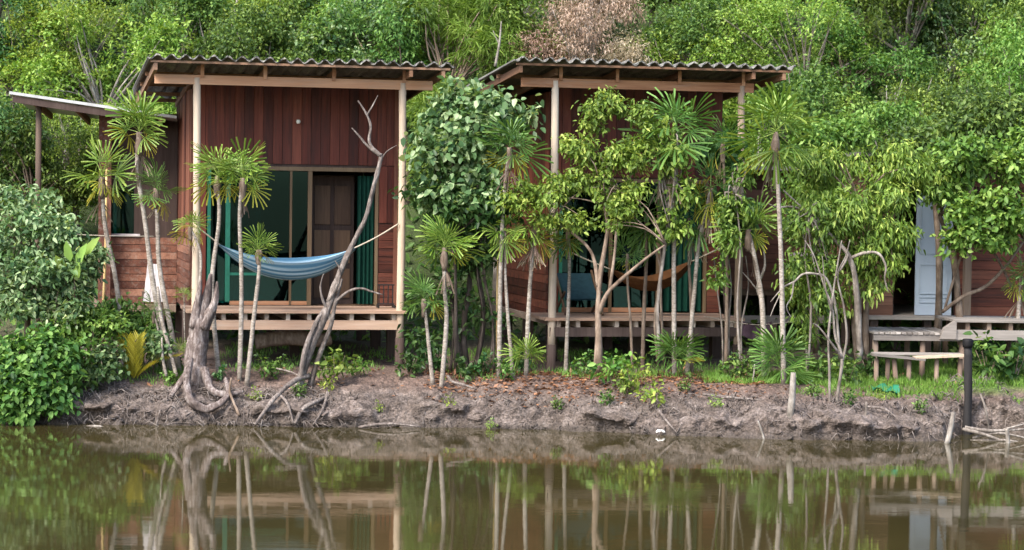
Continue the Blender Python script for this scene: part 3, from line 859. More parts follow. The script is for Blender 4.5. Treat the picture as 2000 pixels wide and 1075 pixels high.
def crown_mesh(name, blobs, mat, ncl, kpc, L, W, kind='rhomb', spread=.09, droop=.25, seed=0, shell=.55, fold=.18, sag=.1, flat=.75, low=-.75):
    """leaf clusters spread through lobed ellipsoids: blobs = (centre, radii, weight)"""
    g = np.random.default_rng(seed)
    Pc, Out = [], []
    wsum = sum(b[2] for b in blobs)
    for c, r, w in blobs:
        m = max(3, int(ncl * w / wsum))
        d = unit(g.normal(size=(m * 2, 3))); d = d[d[:, 2] > low][:m]; m = len(d)
        ph = g.uniform(0, 6.28, (5,)); fr = g.normal(size=(5, 3)) * 2.6
        lobe = 1 + .24 * np.sin(d @ fr.T + ph).sum(1) / 1.6
        rad = (1 - shell * g.random(m) ** 1.6) * lobe
        Pc.append(np.asarray(c) + d * np.asarray(r) * rad[:, None]); Out.append(d)
    Pc = np.concatenate(Pc); Out = np.concatenate(Out); m = len(Pc)
    P = np.repeat(Pc, kpc, 0) + g.normal(size=(m * kpc, 3)) * np.array([spread, spread, spread * flat])
    O = np.repeat(Out, kpc, 0); n = len(P)
    D = O * .55 + g.normal(size=(n, 3)) * .62 + np.array([0, 0, -droop])
    N = O * .45 + np.array([0, -.12, .75]) + g.normal(size=(n, 3)) * .45
    tint = .50 + np.repeat(g.normal(size=m) * .2, kpc) + g.normal(size=n) * .19
    sc = g.uniform(.65, 1.25, n)
    return leaf_mesh(name, P, D, N, L * sc, W * sc, tint, mat, kind, fold, sag), Pc

def branches_to(mb, start, Pc, n, r0, seed, sub=3):
    """limbs from a fork out into the crown"""
    g = random.Random(seed)
    for i in range(n):
        q = Vector(Pc[g.randrange(len(Pc))]); s = Vector(start)
        mid = s.lerp(q, .5) + Vector((g.uniform(-.12, .12), g.uniform(-.12, .12), g.uniform(0, .2)))
        mb.tube([s, mid, q], [r0, r0 * .6, r0 * .2], 5, sub)

def tree(name, label, cat, base, stems, blobs, mat, bark, ncl, kpc, L, W, group=None, limbs=10, limb_r=.02, **kw):
    """stems: lists of photo points (px, py, Y) with radii; blobs: (px, py, Y, rx, ry, weight) in photo pixels"""
    base = Vector(base)
    root = thing(name, label, cat, base, 0, group)
    bl = []
    for px, py, Y, rx, ry, w in blobs:
        c = at(px, py, Y) - base; k = mpp(Y)
        bl.append((c, (rx * k, (rx + ry) * .5 * k * .85, ry * k), w))
    gs_ = random.Random(kw.get('seed', 0)); parts = []
    for c_, r_, w_ in bl:                       # every bough breaks up into smaller clumps with gaps between
        if r_[0] < .16:
            parts.append((c_, r_, w_)); continue
        for q in range(6):
            v = Vector((gs_.gauss(0, 1), gs_.gauss(0, 1), gs_.gauss(0, 1))).normalized() * gs_.uniform(.35, .95)
            s_ = gs_.uniform(.34, .58)
            parts.append((c_ + Vector((v.x * r_[0], v.y * r_[1], v.z * r_[2])), (r_[0] * s_, r_[1] * s_, r_[2] * s_ * .85), w_ * s_ * s_))
    me, Pc = crown_mesh('crown', parts, mat, ncl, kpc, L, W, **kw)
    link('crown', me, root)
    mb = MB(); last = None
    for pts, rr in stems:
        P = [at(*p) - base for p in pts]
        mb.tube(P, rr, 9, 4, .08, ridge=.09); last = P[-1]
    if limbs:
        forks = [at(*pts[-1]) - base for pts, rr in stems]
        for i, fk in enumerate(forks):
            near = [p for p in Pc if (Vector(p) - fk).length < 1.1]
            if near: branches_to(mb, fk, near, max(2, limbs // len(forks)), limb_r, i + 5)
    if mb.v: mb.build('trunk', bark, root, True)
    return root

# ---- hillside: prototypes, then one object per tree
def proto(i, mat, bark, blobs, ncl, kpc, L, W, h_fork, **kw):
    me, Pc = crown_mesh('crown', blobs, mat, ncl, kpc, L, W, seed=100 + i, **kw)
    mb = MB()
    g = random.Random(i)
    mb.tube([(0, 0, -.6), (g.uniform(-.1, .1), 0, h_fork * .5), (g.uniform(-.15, .15), 0, h_fork)], [.09, .07, .05], 7, 3, .08)
    branches_to(mb, mb.v[-1], Pc, 46, .024, i)
    return me, mb.mesh('trunk', bark, True)
def rb(i, n, zc, R, rz, spread):
    g = random.Random(i * 7 + 1); out = []
    for k in range(n):
        a = g.uniform(0, 6.28); d = g.uniform(.2, 1) * spread
        s = g.uniform(.65, 1.1)
        out.append(((math.cos(a) * d, math.sin(a) * d, zc + g.uniform(-1.4, 1.3) * rz), (R * s, R * s, rz * s * .8), s * s))
    return out
PROTO = {}
for k, (typ, mat, bk, kind, L, W, kw) in enumerate((
        ('mid', 'leaf_mid', 'bark_grey', 'rhomb', .092, .05, {}), ('mid', 'leaf_mid', 'bark_brown', 'rhomb', .105, .045, dict(droop=.5)),
        ('bright', 'leaf_bright', 'bark_grey', 'rhomb', .092, .045, dict(droop=.4)), ('bright', 'leaf_bright', 'bark_white', 'rhomb', .08, .045, {}),
        ('yellow', 'leaf_yellow', 'bark_grey', 'rhomb', .085, .036, dict(droop=.0)), ('yellow', 'leaf_yellow', 'bark_white', 'rhomb', .095, .042, {}),
        ('blue', 'leaf_blue', 'bark_grey', 'hex', .11, .065, {}), ('blue', 'leaf_blue', 'bark_white', 'hex', .095, .055, {}),
        ('dark', 'leaf_dark', 'bark_dark', 'rhomb', .105, .058, {}), ('dark', 'leaf_dark', 'bark_grey', 'rhomb', .095, .05, {}),
        ('tan', 'leaf_tan', 'bark_grey', 'rhomb', .09, .026, dict(droop=.7)), ('tan', 'leaf_tan', 'bark_white', 'rhomb', .085, .024, dict(droop=.7)),
        ('grassy', 'leaf_grass', 'bark_tan', 'hex', .20, .020, dict(droop=.3, sag=.3)), ('grassy', 'leaf_grass', 'bark_tan', 'hex', .18, .020, dict(droop=.2, sag=.3)))):
    g = random.Random(k)
    blobs = rb(k + 1, 13, 2.35 + g.uniform(-.1, .2), .52, .62, 1.05)
    PROTO.setdefault(typ, []).append(proto(k, mat, bk, blobs, 950 if kind == 'rhomb' else 760, 14, L * .78, W * .8, 1.6, kind=kind, spread=.07, shell=.75, **kw))
WORD = {'mid': ('leafy green', 'hill_tree'), 'bright': ('fresh bright green', 'hill_tree'), 'yellow': ('yellow green', 'hill_tree'), 'blue': ('pale bluish green', 'hill_tree'),
        'dark': ('deep green', 'hill_tree'), 'tan': ('dry tan', 'withered_tree'), 'grassy': ('feathery light green', 'bamboo_clump')}
SPAN = [(60, 'at the left edge'), (190, 'above the annex roof\'s high end'), (300, 'above the annex roof\'s low end'), (420, 'above the first roof\'s left end'), (560, 'above the first roof, left of middle'),
        (700, 'above the first roof, right of middle'), (830, 'above the first roof\'s right end'), (980, 'above the gap between roofs'), (1110, 'above the second roof\'s left end'), (1250, 'above the second roof, left of middle'),
        (1380, 'above the second roof, right of middle'), (1520, 'above the second roof\'s right end'), (1640, 'just right of the second roof'), (1760, 'up left of the white door'), (1880, 'up right of the white door'), (9999, 'at the right edge')]
ROWN = {0: 'lowest', 1: 'second row', 2: 'third row', 3: 'top row'}
used_labels = {}
def hill_tree(px, Y, typ, scale, row, var):
    lab = '%s %s uphill, %s, %s' % (WORD[typ][0], 'bamboo' if typ == 'grassy' else 'tree', ROWN[row], next(w for x, w in SPAN if px < x))
    n = used_labels.get(lab, 0); used_labels[lab] = n + 1
    if n: lab = lab.replace('uphill,', 'uphill, farther right,')
    o = thing(WORD[typ][1], lab, 'bamboo' if typ == 'grassy' else 'tree', gp(px, Y, -.1), random.uniform(0, 6.28), 'trees on the hillside')
    sx = scale * random.uniform(.9, 1.12)
    o.scale = (sx, sx, scale * random.uniform(.92, 1.1))
    cm, tm = PROTO[typ][var % 2]
    link('crown', cm, o); link('trunk', tm, o)
ROWS = [
    (0, 38.0, [(-40, 'dark', 1.1), (70, 'mid', 1.0), (150, 'yellow', .95), (245, 'bright', .95), (330, 'mid', .95), (890, 'grassy', .95), (965, 'mid', .9), (1500, 'bright', 1.0), (1600, 'mid', 1.1), (1700, 'bright', 1.1), (1800, 'mid', 1.1), (1905, 'dark', 1.1), (2010, 'bright', 1.15)]),
    (1, 41.3, [(10, 'dark', 1.15), (120, 'yellow', 1.0), (215, 'yellow', 1.15), (330, 'mid', 1.1), (430, 'yellow', 1.1), (520, 'mid', 1.05), (610, 'bright', 1.1), (690, 'blue', 1.1), (780, 'mid', 1.1), (875, 'grassy', 1.2), (950, 'bright', 1.1), (1040, 'tan', .95),
               (1120, 'tan', 1.05), (1205, 'tan', .9), (1300, 'yellow', 1.0), (1390, 'mid', 1.05), (1480, 'bright', 1.1), (1570, 'yellow', 1.15), (1665, 'mid', 1.1), (1760, 'bright', 1.2), (1860, 'blue', 1.15), (1960, 'bright', 1.2), (2060, 'mid', 1.1)]),
    (2, 44.8, [(-10, 'dark', 1.3), (110, 'blue', 1.2), (230, 'mid', 1.2), (340, 'yellow', 1.1), (450, 'mid', 1.1), (560, 'bright', 1.15), (660, 'blue', 1.1), (760, 'mid', 1.1), (860, 'yellow', 1.15), (960, 'bright', 1.1), (1060, 'tan', 1.05), (1150, 'tan', 1.15), (1250, 'mid', 1.1),
               (1350, 'bright', 1.1), (1450, 'yellow', 1.2), (1560, 'yellow', 1.2), (1660, 'bright', 1.2), (1770, 'mid', 1.25), (1880, 'yellow', 1.2), (1990, 'bright', 1.2)]),
    (3, 49.0, [(30, 'dark', 1.3), (170, 'mid', 1.2), (300, 'dark', 1.1), (430, 'mid', 1.05), (570, 'dark', 1.2), (690, 'mid', 1.2), (820, 'bright', 1.2), (950, 'mid', 1.2), (1080, 'tan', 1.2), (1190, 'tan', 1.1), (1290, 'dark', 1.3), (1410, 'mid', 1.2), (1540, 'dark', 1.2), (1660, 'mid', 1.3), (1790, 'dark', 1.3), (1930, 'mid', 1.3)]),
]
for row, Y, lst in ROWS:
    for k, (px, typ, sc) in enumerate(lst):
        hill_tree(px + random.uniform(-12, 12), Y + random.uniform(-.9, .9), typ, sc, row, k + row)

# undergrowth on the slope, seen only as one mass
n = 16000
g = np.random.default_rng(77)
X = g.uniform(-15, 15, n); Yv = 35.6 + g.random(n) ** 1.2 * 15
P = np.stack([X, Yv, ground_z(X, Yv) + g.random(n) ** 2 * .55], 1)
D = g.normal(size=(n, 3)) + np.array([0, -.2, .6]); N = g.normal(size=(n, 3)) * .5 + np.array([0, -.3, .9])
ug = link('undergrowth', leaf_mesh('undergrowth', P, D, N, g.uniform(.12, .3, n), g.uniform(.04, .1, n), .45 + g.normal(size=n) * .2, 'leaf_mid', 'hex', .15, .15))
tag(ug, 'dense green undergrowth covering the slope below the trees', 'undergrowth', kind='stuff')

# bare grey tree at the top left
def bare(name, label, cat, base, limbs, bark, n=7, sub=4, rough=.1, group=None, ridge=.0):
    base = Vector(base)
    root = thing(name, label, cat, base, 0, group)
    for i, (pts, rr) in enumerate(limbs):
        m = MB().tube([at(*p) - base for p in pts], rr, n, sub, rough, ridge=ridge)
        m.build('trunk' if i == 0 else 'branch', bark, root, True)
    return root
for px, top, dx, lab in ((338, -12, 12, 'thin pale bare trunk among the hill trees, leftmost of three at the top'), (362, -14, -6, 'thin pale bare trunk among the hill trees, middle one of three at the top'), (455, -8, 10, 'thin pale bare trunk among the hill trees, rightmost of three at the top')):
    lm = [([(px - 4, 150, 43.2), (px, 60, 43.2), (px + dx, top, 43.2)], [.05, .04, .03])]
    for s in (-1, 1):
        lm.append(([(px, 70, 43.2), (px + s * 18, 40, 43.1), (px + s * 42, 22 + s * 9, 43.0)], [.022, .014, .006]))
        lm.append(([(px + s * 18, 40, 43.1), (px + s * 20, 18, 43.1), (px + s * 34, -4, 43.0)], [.014, .01, .005]))
    bare('bare_tree', lab, 'tree', gp(px, 43.2), lm, 'bark_white', 5, group='bare pale trunks on the hill')
for px, py, h, lab in ((1745, 190, 80, 'slender whitish dead sapling on the hill above the white door'), (975, 60, 70, 'slender whitish dead sapling on the hill above the roof gap')):
    bare('bare_tree', lab, 'tree', gp(px, 40), [([(px - 8, py + h, 39.3), (px, py + h * .4, 39.3), (px + 4, py - 18, 39.3)], [.03, .022, .01]), ([(px, py + h * .4, 39.3), (px - 12, py, 39.3)], [.014, .005])], 'bark_white', 5, group='bare pale trunks on the hill')

# ------------------------------------------------------------------ fan palms
def fan_mesh(name, mat, seed, n=15, span=115, sag=.25, fold=.0, pet=.36, w=.05, ragged=.12):
    g = random.Random(seed); V, Q, T = [], [], []
    # petiole: thin triangular strip
    k = 4
    for i in range(k + 1):
        t_ = i / k; x = pet * t_; z = -sag * .25 * t_ * t_
        V += [(x, -.012, z), (x, .012, z), (x, 0, z - .016)]; T += [.75] * 3
        if i:
            a = (i - 1) * 3; b = i * 3
            Q += [(a, a + 1, b + 1, b), (a + 1, a + 2, b + 2, b + 1), (a + 2, a, b, b + 2)]
    hx, hz = pet, -sag * .25
    for j in range(n):
        a = math.radians(-span + 2 * span * j / (n - 1) + g.uniform(-4, 4))
        L = .68 * (1 - .30 * (abs(a) / math.pi) ** 1.2) * (1 + g.uniform(-ragged, ragged * .5))
        sg = sag * g.uniform(.6, 1.5); lift = .10 * math.cos(a)
        d = Vector((math.cos(a), math.sin(a), 0)); sd = Vector((-math.sin(a), math.cos(a), 0))
        b = len(V); tn = .5 + g.uniform(-.22, .22)
        for s_, ww in ((0.03, .10), (.35, .55), (.72, .95), (1.0, .9)):
            c = Vector((hx, 0, hz)) + d * (L * s_) + Vector((0, 0, lift * s_ - sg * L * s_ * s_))
            up = Vector((0, 0, .25 * ww * w))
            V += [tuple(c - sd * ww * w * .5 + up), tuple(c), tuple(c + sd * ww * w * .5 + up)]; T += [tn - .1 + s_ * .25] * 3
        for i in range(3):
            o = b + i * 3
            Q += [(o, o + 1, o + 4, o + 3), (o + 1, o + 2, o + 5, o + 4)]
    return raw_mesh(name, V, Q, mat, False, T)
FAN = {}
for mat in ('palm_green', 'palm_deep', 'palm_yellow', 'palm_dead'):
    FAN[mat] = [fan_mesh('frond', mat, 3 + i, 11 + 2 * (i % 3), 78 + 18 * (i % 3), .05 + .13 * i, w=.041 + .006 * (i % 2)) for i in range(4)]
FAN['palm_dead'] = [fan_mesh('frond', 'palm_dead', 40 + i, 9, 24 + 8 * i, .25, w=.035, ragged=.4) for i in range(3)]

def palm(label, head, trunk, r, Y, n=15, mat='palm_green', dead=0, yellow=2, lo=-35, hi=80, tr=.038, name='fan_palm', bark='bark_palm', group='fan palms along the bank', seed=None, ground=True, bunch=1.0):
    """head (px, py) centre of the crown, r crown radius in photo pixels, trunk photo points from top to bottom"""
    g = random.Random(seed if seed is not None else int(head[0] * 13 + head[1]))
    habit = g.uniform(.9, 1.08); lo -= g.uniform(-4, 12); hi -= g.uniform(-8, 6)
    hp = at(head[0], head[1], Y)
    if trunk:
        bx = at(trunk[-1][0], trunk[-1][1], Y).x
        base = Vector((bx, Y, float(ground_z(bx, Y)) - .03))
    else:
        base = Vector((hp.x, Y, float(ground_z(hp.x, Y)) - .02))
    root = thing(name, label, 'palm', base, 0, group)
    if trunk:
        P = [hp - base] + [at(px, py, Y) - base for px, py in trunk[:-1]] + [Vector((0, 0, 0))]
        k = len(P)
        MB().tube(P, [tr * (.72 + .4 * i / (k - 1)) for i in range(k)], 8, 5, .05).build('trunk', bark, root, True)
        MB().tube([hp - base - Vector((0, 0, r * mpp(Y) * .55)), hp - base - Vector((0, 0, r * mpp(Y) * .2)), hp - base + Vector((0, 0, .03))], [tr * .95, tr * 1.5, tr * .9], 8, 3, .25, ridge=.2).build('fibre_sheath', 'bark_brown', root, True)
    R = r * mpp(Y) * habit
    n = int(n * .95)
    for i in range(n):
        m = mat
        el = lo + (hi - lo) * ((i + .5) / n) ** .85 + g.uniform(-16, 16)
        if i < yellow: m = 'palm_yellow'
        az = 2.399 * i + g.uniform(-.5, .5)
        fm = FAN[m][g.randrange(len(FAN[m]))]
        link('frond', fm, root, hp - base + Vector((0, 0, R * .12 * (i / n))), Euler((g.uniform(-1.1, 1.1), -math.radians(el), az), 'XYZ'), R * g.uniform(.62, 1.18) * bunch)
    for i in range(dead):
        fm = FAN['palm_dead'][g.randrange(3)]
        link('frond', fm, root, hp - base - Vector((0, 0, R * .15)), Euler((g.uniform(-.4, .4), math.radians(g.uniform(68, 86)), g.uniform(0, 6.28)), 'XYZ'), R * g.uniform(.85, 1.2))
    return root

palm('tall fan palm with shaggy dead skirt in front of the annex window', (272, 262), [(268, 330), (283, 430), (300, 560), (335, 712)], 78, 31.0, 15, 'palm_green', 3, 2, -30)
palm('fan palm with spreading yellowish fronds over the orange annex post', (200, 350), [(205, 440), (228, 560), (245, 690)], 72, 31.3, 14, 'palm_green', 1, 3, -45)
palm('fan palm with fronds against the first hut\'s left side wall', (305, 372), [(308, 450), (314, 540), (352, 725)], 66, 31.05, 14, 'palm_deep', 1, 2, -50)
palm('fan palm leaning on the hut post, left one of the porch pair', (424, 348), [(428, 430), (414, 560), (428, 722)], 66, 30.75, 16, 'palm_green', 0, 2, -40, tr=.035)
palm('fan palm with full bright head before the glass doors, right one of the porch pair', (474, 352), [(468, 420), (472, 560), (468, 724)], 78, 30.6, 18, 'palm_green', 1, 2, -45, tr=.034)
palm('short fan palm with a round head in front of the blue hammock', (506, 492), [(506, 530), (497, 610), (482, 716)], 46, 30.55, 12, 'palm_green', 0, 1, -10, tr=.033)
palm('small fan palm covering the middle of the hut\'s pale left post', (372, 446), [(392, 500), (388, 600), (396, 716)], 44, 30.8, 11, 'palm_green', 1, 3, -30, tr=.024)
palm('fan palm with a wide round head right of the first hut\'s corner post', (868, 488), [(868, 560), (872, 630), (862, 728)], 74, 30.7, 16, 'palm_green', 1, 1, -35, tr=.034)
palm('low fan palm with grey green fronds close to the first hut\'s right post', (828, 588), [(834, 640), (838, 680), (846, 728)], 58, 30.75, 14, 'palm_deep', 0, 1, -45, tr=.03)
palm('dark fan palm drooping below the big leaved tree', (995, 292), [(985, 380), (978, 520), (975, 700)], 74, 30.95, 14, 'palm_deep', 2, 2, -50, tr=.032)
palm('fan palm with hanging fronds and slender white stem, left of the twin stems', (985, 452), [(987, 540), (992, 620), (1003, 706)], 58, 31.0, 13, 'palm_green', 1, 1, -70, 40, tr=.028)
palm('fan palm with brown skirt on twin pale stems', (1045, 445), [(1038, 520), (1032, 610), (1028, 692)], 62, 31.15, 13, 'palm_green', 4, 1, -70, 40, tr=.034)
palm('fan palm of long hanging fronds just behind the second hut\'s left post', (1110, 450), [(1112, 540), (1108, 640), (1105, 715)], 60, 31.7, 12, 'palm_deep', 0, 1, -75, 30, tr=.03)
palm('tall fan palm spreading before the second hut\'s roof beam', (1322, 262), [(1318, 380), (1316, 520), (1318, 690)], 98, 31.2, 17, 'palm_deep', 2, 2, -45, tr=.034)
palm('fan palm with yellowing drooping fronds before the green curtain', (1388, 372), [(1366, 470), (1356, 570), (1342, 680)], 76, 31.35, 14, 'palm_deep', 3, 5, -75, 60, tr=.032)
palm('tallest fan palm with a huge head beside the second hut\'s right post', (1515, 262), [(1520, 380), (1526, 520), (1532, 705)], 108, 30.6, 20, 'palm_green', 1, 2, -70, tr=.036)
palm('fan palm with a low shaggy head hiding the second hut\'s right post', (1462, 452), [(1475, 510), (1489, 600), (1494, 690)], 72, 31.2, 16, 'palm_green', 1, 2, -60, tr=.04)
palm('young stemless fan palm at the foot of the twin stems', (1030, 702), None, 46, 30.95, 12, 'palm_green', 0, 0, 5, 80, name='ground_palm')
palm('bushy stemless fan palm under the second hut\'s deck edge', (1318, 702), None, 62, 31.0, 16, 'palm_deep', 0, 1, 0, 80, name='ground_palm')
palm('large stemless fan palm at the foot of the tallest palm', (1520, 716), None, 82, 30.75, 20, 'palm_deep', 0, 0, -5, 85, name='ground_palm')
palm('young fan palm between the pale panel and the stump', (300, 612), [(310, 650), (322, 720)], 38, 30.7, 11, 'palm_deep', 0, 0, -20, tr=.018)
palm('tiny fan palm in front of the hut\'s plank side wall', (360, 580), [(360, 640), (364, 720)], 22, 30.9, 8, 'palm_green', 0, 0, -10, tr=.01)
palm('tiny fan palm at the left foot of the stump', (352, 690), None, 26, 30.6, 9, 'palm_green', 0, 0, 0, 80, name='ground_palm')
palm('small fan palm with yellow hanging fronds beneath the arching white branch', (1572, 556), [(1574, 620), (1578, 700)], 44, 31.6, 11, 'palm_deep', 2, 3, -75, 40, tr=.022)
palm('fan palm half cut off by the right edge of the picture', (1996, 545), [(1990, 600), (1985, 690)], 70, 32.0, 14, 'palm_deep', 1, 2, -60, 70, tr=.035)

palm('dark fan palm with long shaded fronds over the orange hammock', (1262, 425), [(1262, 520), (1258, 600), (1255, 700)], 78, 31.45, 15, 'palm_deep', 0, 0, -75, 60, tr=.03, bark='bark_brown')
palm('dark drooping fan palm between the pale stems and the green curtain', (1345, 430), [(1346, 520), (1350, 600), (1352, 700)], 70, 31.5, 14, 'palm_deep', 1, 1, -80, 40, tr=.026, bark='bark_brown')
palm('shaded fan palm hugging the second hut\'s right post from the left', (1412, 285), [(1416, 400), (1420, 560), (1418, 700)], 62, 31.6, 13, 'palm_deep', 1, 2, -60, 70, tr=.028, bark='bark_brown')
palm('slim fan palm with a small head at the porch edge under the forked tree', (1225, 500), [(1226, 560), (1232, 640), (1236, 715)], 44, 31.2, 11, 'palm_deep', 0, 1, -65, 60, tr=.02, bark='bark_brown')

# young golden feather palm
gpalm = thing('feather_palm', 'young feather palm with golden yellow upright fronds among the left shrubs', 'palm', gp(262, 30.45, -.02))
def feather(L, w, n, sag, seed, mat):
    g = random.Random(seed); P, D, N, W_s, L_s = [], [], [], [], []
    for i in range(n):
        t_ = .12 + .88 * i / n
        x = L * t_; z = -sag * L * t_ * t_
        for s in (-1, 1):
            P.append((x, 0, z)); D.append((.85, s * .55, .25 - sag * t_)); N.append((0, -s * .4, 1))
            L_s.append(w * (1 - .6 * abs(t_ - .4)) * g.uniform(.85, 1.1)); W_s.append(.03)
    return leaf_mesh('frond', P, D, N, L_s, W_s, [.3 + .5 * g.random() for _ in P], mat, 'hex', .1, .15)
fm1, fm2 = feather(.80, .34, 14, .12, 1, 'frond_gold'), feather(.72, .28, 14, .7, 2, 'palm_yellow')
for i, (az, el, fm) in enumerate(((1.2, 84, fm1), (3.3, 78, fm1), (5.0, 80, fm1), (2.4, 70, fm1), (1.9, 74, fm1), (4.2, 82, fm1), (.2, 66, fm2))):
    link('frond', fm, gpalm, (0, 0, .02), Euler((0, -math.radians(el), az), 'XYZ'), .85)

# ------------------------------------------------------------------ broadleaf trees near the water
tree('big_leaved_tree', 'round tree with large pale bluish leaves filling the gap between the huts', 'tree', gp(915, 31.6),
     [([(912, 735, 31.6), (905, 640, 31.6), (918, 540, 31.6), (905, 420, 31.6), (920, 330, 31.5)], [.055, .045, .04, .035, .03]),
      ([(925, 735, 31.7), (945, 620, 31.7), (930, 500, 31.7), (950, 380, 31.6)], [.045, .04, .035, .03]),
      ([(900, 735, 31.5), (885, 600, 31.5), (870, 480, 31.5), (860, 380, 31.5)], [.04, .035, .03, .02])] +
     [([(x0, 730, 31.4), (x0 + d1, 620, 31.45), (x0 + d2, 520, 31.4), (x0 + d3, 410, 31.4)], [.016, .014, .013, .008]) for x0, d1, d2, d3 in ((880, 6, -10, 4), (930, 14, 2, 24), (955, 8, -14, 6), (965, -4, -20, -8))],
     [(905, 222, 31.3, 46, 36, 1.0), (965, 215, 31.3, 42, 32, .8), (1012, 235, 31.3, 34, 24, .5), (845, 240, 31.3, 36, 40, .7), (838, 300, 31.25, 34, 34, .5), (880, 290, 31.15, 48, 36, .8), (945, 275, 31.2, 46, 34, .8), (925, 335, 31.2, 40, 30, .5), (900, 178, 31.4, 36, 18, .3), (870, 385, 31.1, 44, 26, .45), (950, 385, 31.1, 46, 24, .45), (1040, 222, 31.35, 16, 16, .12), (985, 262, 31.25, 30, 22, .4)],
     'leaf_pale', 'bark_dark', 460, 9, .115, .085, kind='hex', spread=.10, droop=.35, seed=31, fold=.12, sag=.15, limbs=14)
tree('dark_shrub', 'dark leafy shrub under the big leaved tree between the huts', 'shrub', gp(890, 31.3),
     [([(890, 730, 31.3), (890, 560, 31.3), (885, 470, 31.3)], [.03, .025, .02])],
     [(855, 410, 31.2, 62, 55, 1), (930, 405, 31.2, 62, 45, 1), (850, 350, 31.3, 50, 60, .8), (985, 385, 31.3, 40, 30, .4), (880, 500, 31.5, 46, 60, .45), (935, 520, 31.6, 40, 70, .4), (905, 620, 31.5, 50, 60, .4), (830, 640, 31.5, 36, 60, .35)],
     'leaf_dark', 'bark_dark', 360, 12, .11, .06, kind='hex', spread=.1, droop=.4, seed=32)
tree('leafy_tree', 'forked tree with fresh yellow green leaves before the second hut', 'tree', gp(1168, 30.75, -.03),
     [([(1168, 728, 30.75), (1169, 660, 30.75), (1168, 610, 30.75), (1172, 540, 30.75), (1186, 450, 30.75), (1180, 400, 30.75)], [.07, .05, .042, .036, .03, .022]),
      ([(1170, 612, 30.75), (1185, 575, 30.7), (1215, 545, 30.65), (1262, 505, 30.6), (1300, 478, 30.6)], [.035, .03, .026, .02, .01]),
      ([(1168, 560, 30.75), (1158, 500, 30.8), (1130, 465, 30.85), (1080, 430, 30.9)], [.028, .024, .02, .014]),
      ([(1190, 570, 30.7), (1200, 500, 30.75), (1205, 440, 30.8), (1215, 380, 30.8)], [.024, .02, .017, .012])],
     [(1192, 203, 30.9, 38, 28, .6), (1255, 225, 30.9, 24, 36, .35), (1160, 240, 30.9, 26, 22, .25), (1128, 282, 30.8, 36, 34, .5), (1205, 322, 30.75, 50, 46, .9), (1150, 355, 30.7, 44, 36, .6), (1080, 368, 30.8, 48, 32, .8), (1022, 402, 30.9, 34, 42, .6), (1105, 430, 30.75, 58, 30, .6), (1205, 400, 30.7, 44, 42, .7), (1250, 290, 30.9, 30, 28, .3), (1235, 360, 30.75, 30, 36, .4)],
     'leaf_fresh', 'bark_tan', 760, 12, .072, .036, kind='hex', spread=.06, droop=.55, seed=33, sag=.15, limbs=22, limb_r=.014)
tree('slender_tree', 'slender pale stem with hanging leaf tufts beside the tall palm', 'tree', gp(1300, 31.05),
     [([(1290, 700, 31.05), (1284, 600, 31.05), (1300, 470, 31.05), (1306, 400, 31.05), (1290, 330, 31.05)], [.03, .026, .024, .022, .012]),
      ([(1303, 440, 31.05), (1318, 380, 31.0), (1322, 310, 31.0)], [.024, .03, .018])],
     [(1322, 315, 31.0, 28, 42, 1), (1335, 375, 31.0, 20, 40, .7), (1325, 445, 31.0, 26, 20, .4), (1285, 255, 31.1, 34, 30, .5), (1300, 425, 31.0, 14, 16, .2)],
     'leaf_fresh', 'bark_grey', 130, 11, .09, .042, kind='hex', spread=.07, droop=.7, seed=34, sag=.2)
tree('slender_tree', 'slender leafy sapling hanging before the second hut\'s right post', 'tree', gp(1440, 31.0),
     [([(1446, 715, 31.0), (1440, 600, 31.0), (1446, 480, 31.0), (1436, 380, 31.0)], [.018, .016, .014, .009])],
     [(1438, 400, 31.0, 26, 40, 1), (1420, 470, 31.0, 20, 34, .6), (1455, 330, 31.0, 22, 34, .6), (1405, 540, 31.0, 16, 26, .35)],
     'leaf_bright', 'bark_grey', 120, 11, .085, .036, kind='hex', spread=.06, droop=.8, seed=51, sag=.2)
tree('slender_tree', 'thin leafy sapling veiling the shed wall right of the tallest palm', 'tree', gp(1575, 30.95),
     [([(1578, 720, 30.95), (1584, 600, 30.95), (1572, 500, 30.95), (1580, 420, 30.95)], [.018, .016, .014, .009])],
     [(1580, 430, 30.95, 34, 44, 1), (1610, 500, 30.95, 30, 40, .8), (1560, 510, 30.95, 22, 34, .5), (1600, 580, 30.95, 26, 34, .5), (1640, 440, 30.95, 30, 36, .6)],
     'leaf_bright', 'bark_grey', 190, 11, .085, .036, kind='hex', spread=.065, droop=.8, seed=52, sag=.2)
tree('drooping_tree', 'tree with long drooping light leaves left of the white door', 'tree', gp(1672, 31.6),
     [([(1682, 712, 31.6), (1672, 640, 31.6), (1676, 560, 31.6), (1662, 470, 31.6), (1680, 400, 31.6)], [.085, .07, .06, .05, .04]),
      ([(1692, 712, 31.65), (1690, 620, 31.65), (1700, 540, 31.65), (1720, 450, 31.65)], [.06, .05, .045, .03])],
     [(1700, 400, 31.3, 72, 60, 1.1), (1740, 440, 31.3, 52, 62, .9), (1650, 420, 31.4, 60, 70, 1), (1620, 340, 31.6, 70, 70, 1.1), (1720, 330, 31.6, 80, 60, 1.1), (1690, 480, 31.3, 60, 40, .6), (1600, 460, 31.5, 50, 52, .6), (1790, 350, 31.8, 60, 60, .7), (1740, 500, 31.25, 36, 42, .45), (1600, 520, 31.4, 44, 40, .4), (1560, 560, 31.5, 34, 36, .25), (1700, 545, 31.4, 34, 36, .25), (1650, 585, 31.3, 30, 40, .2), (1580, 620, 31.5, 40, 40, .2)],
     'leaf_fresh', 'bark_brown', 1300, 11, .095, .030, kind='hex', spread=.075, droop=.9, seed=35, sag=.25, shell=.8, limbs=20)
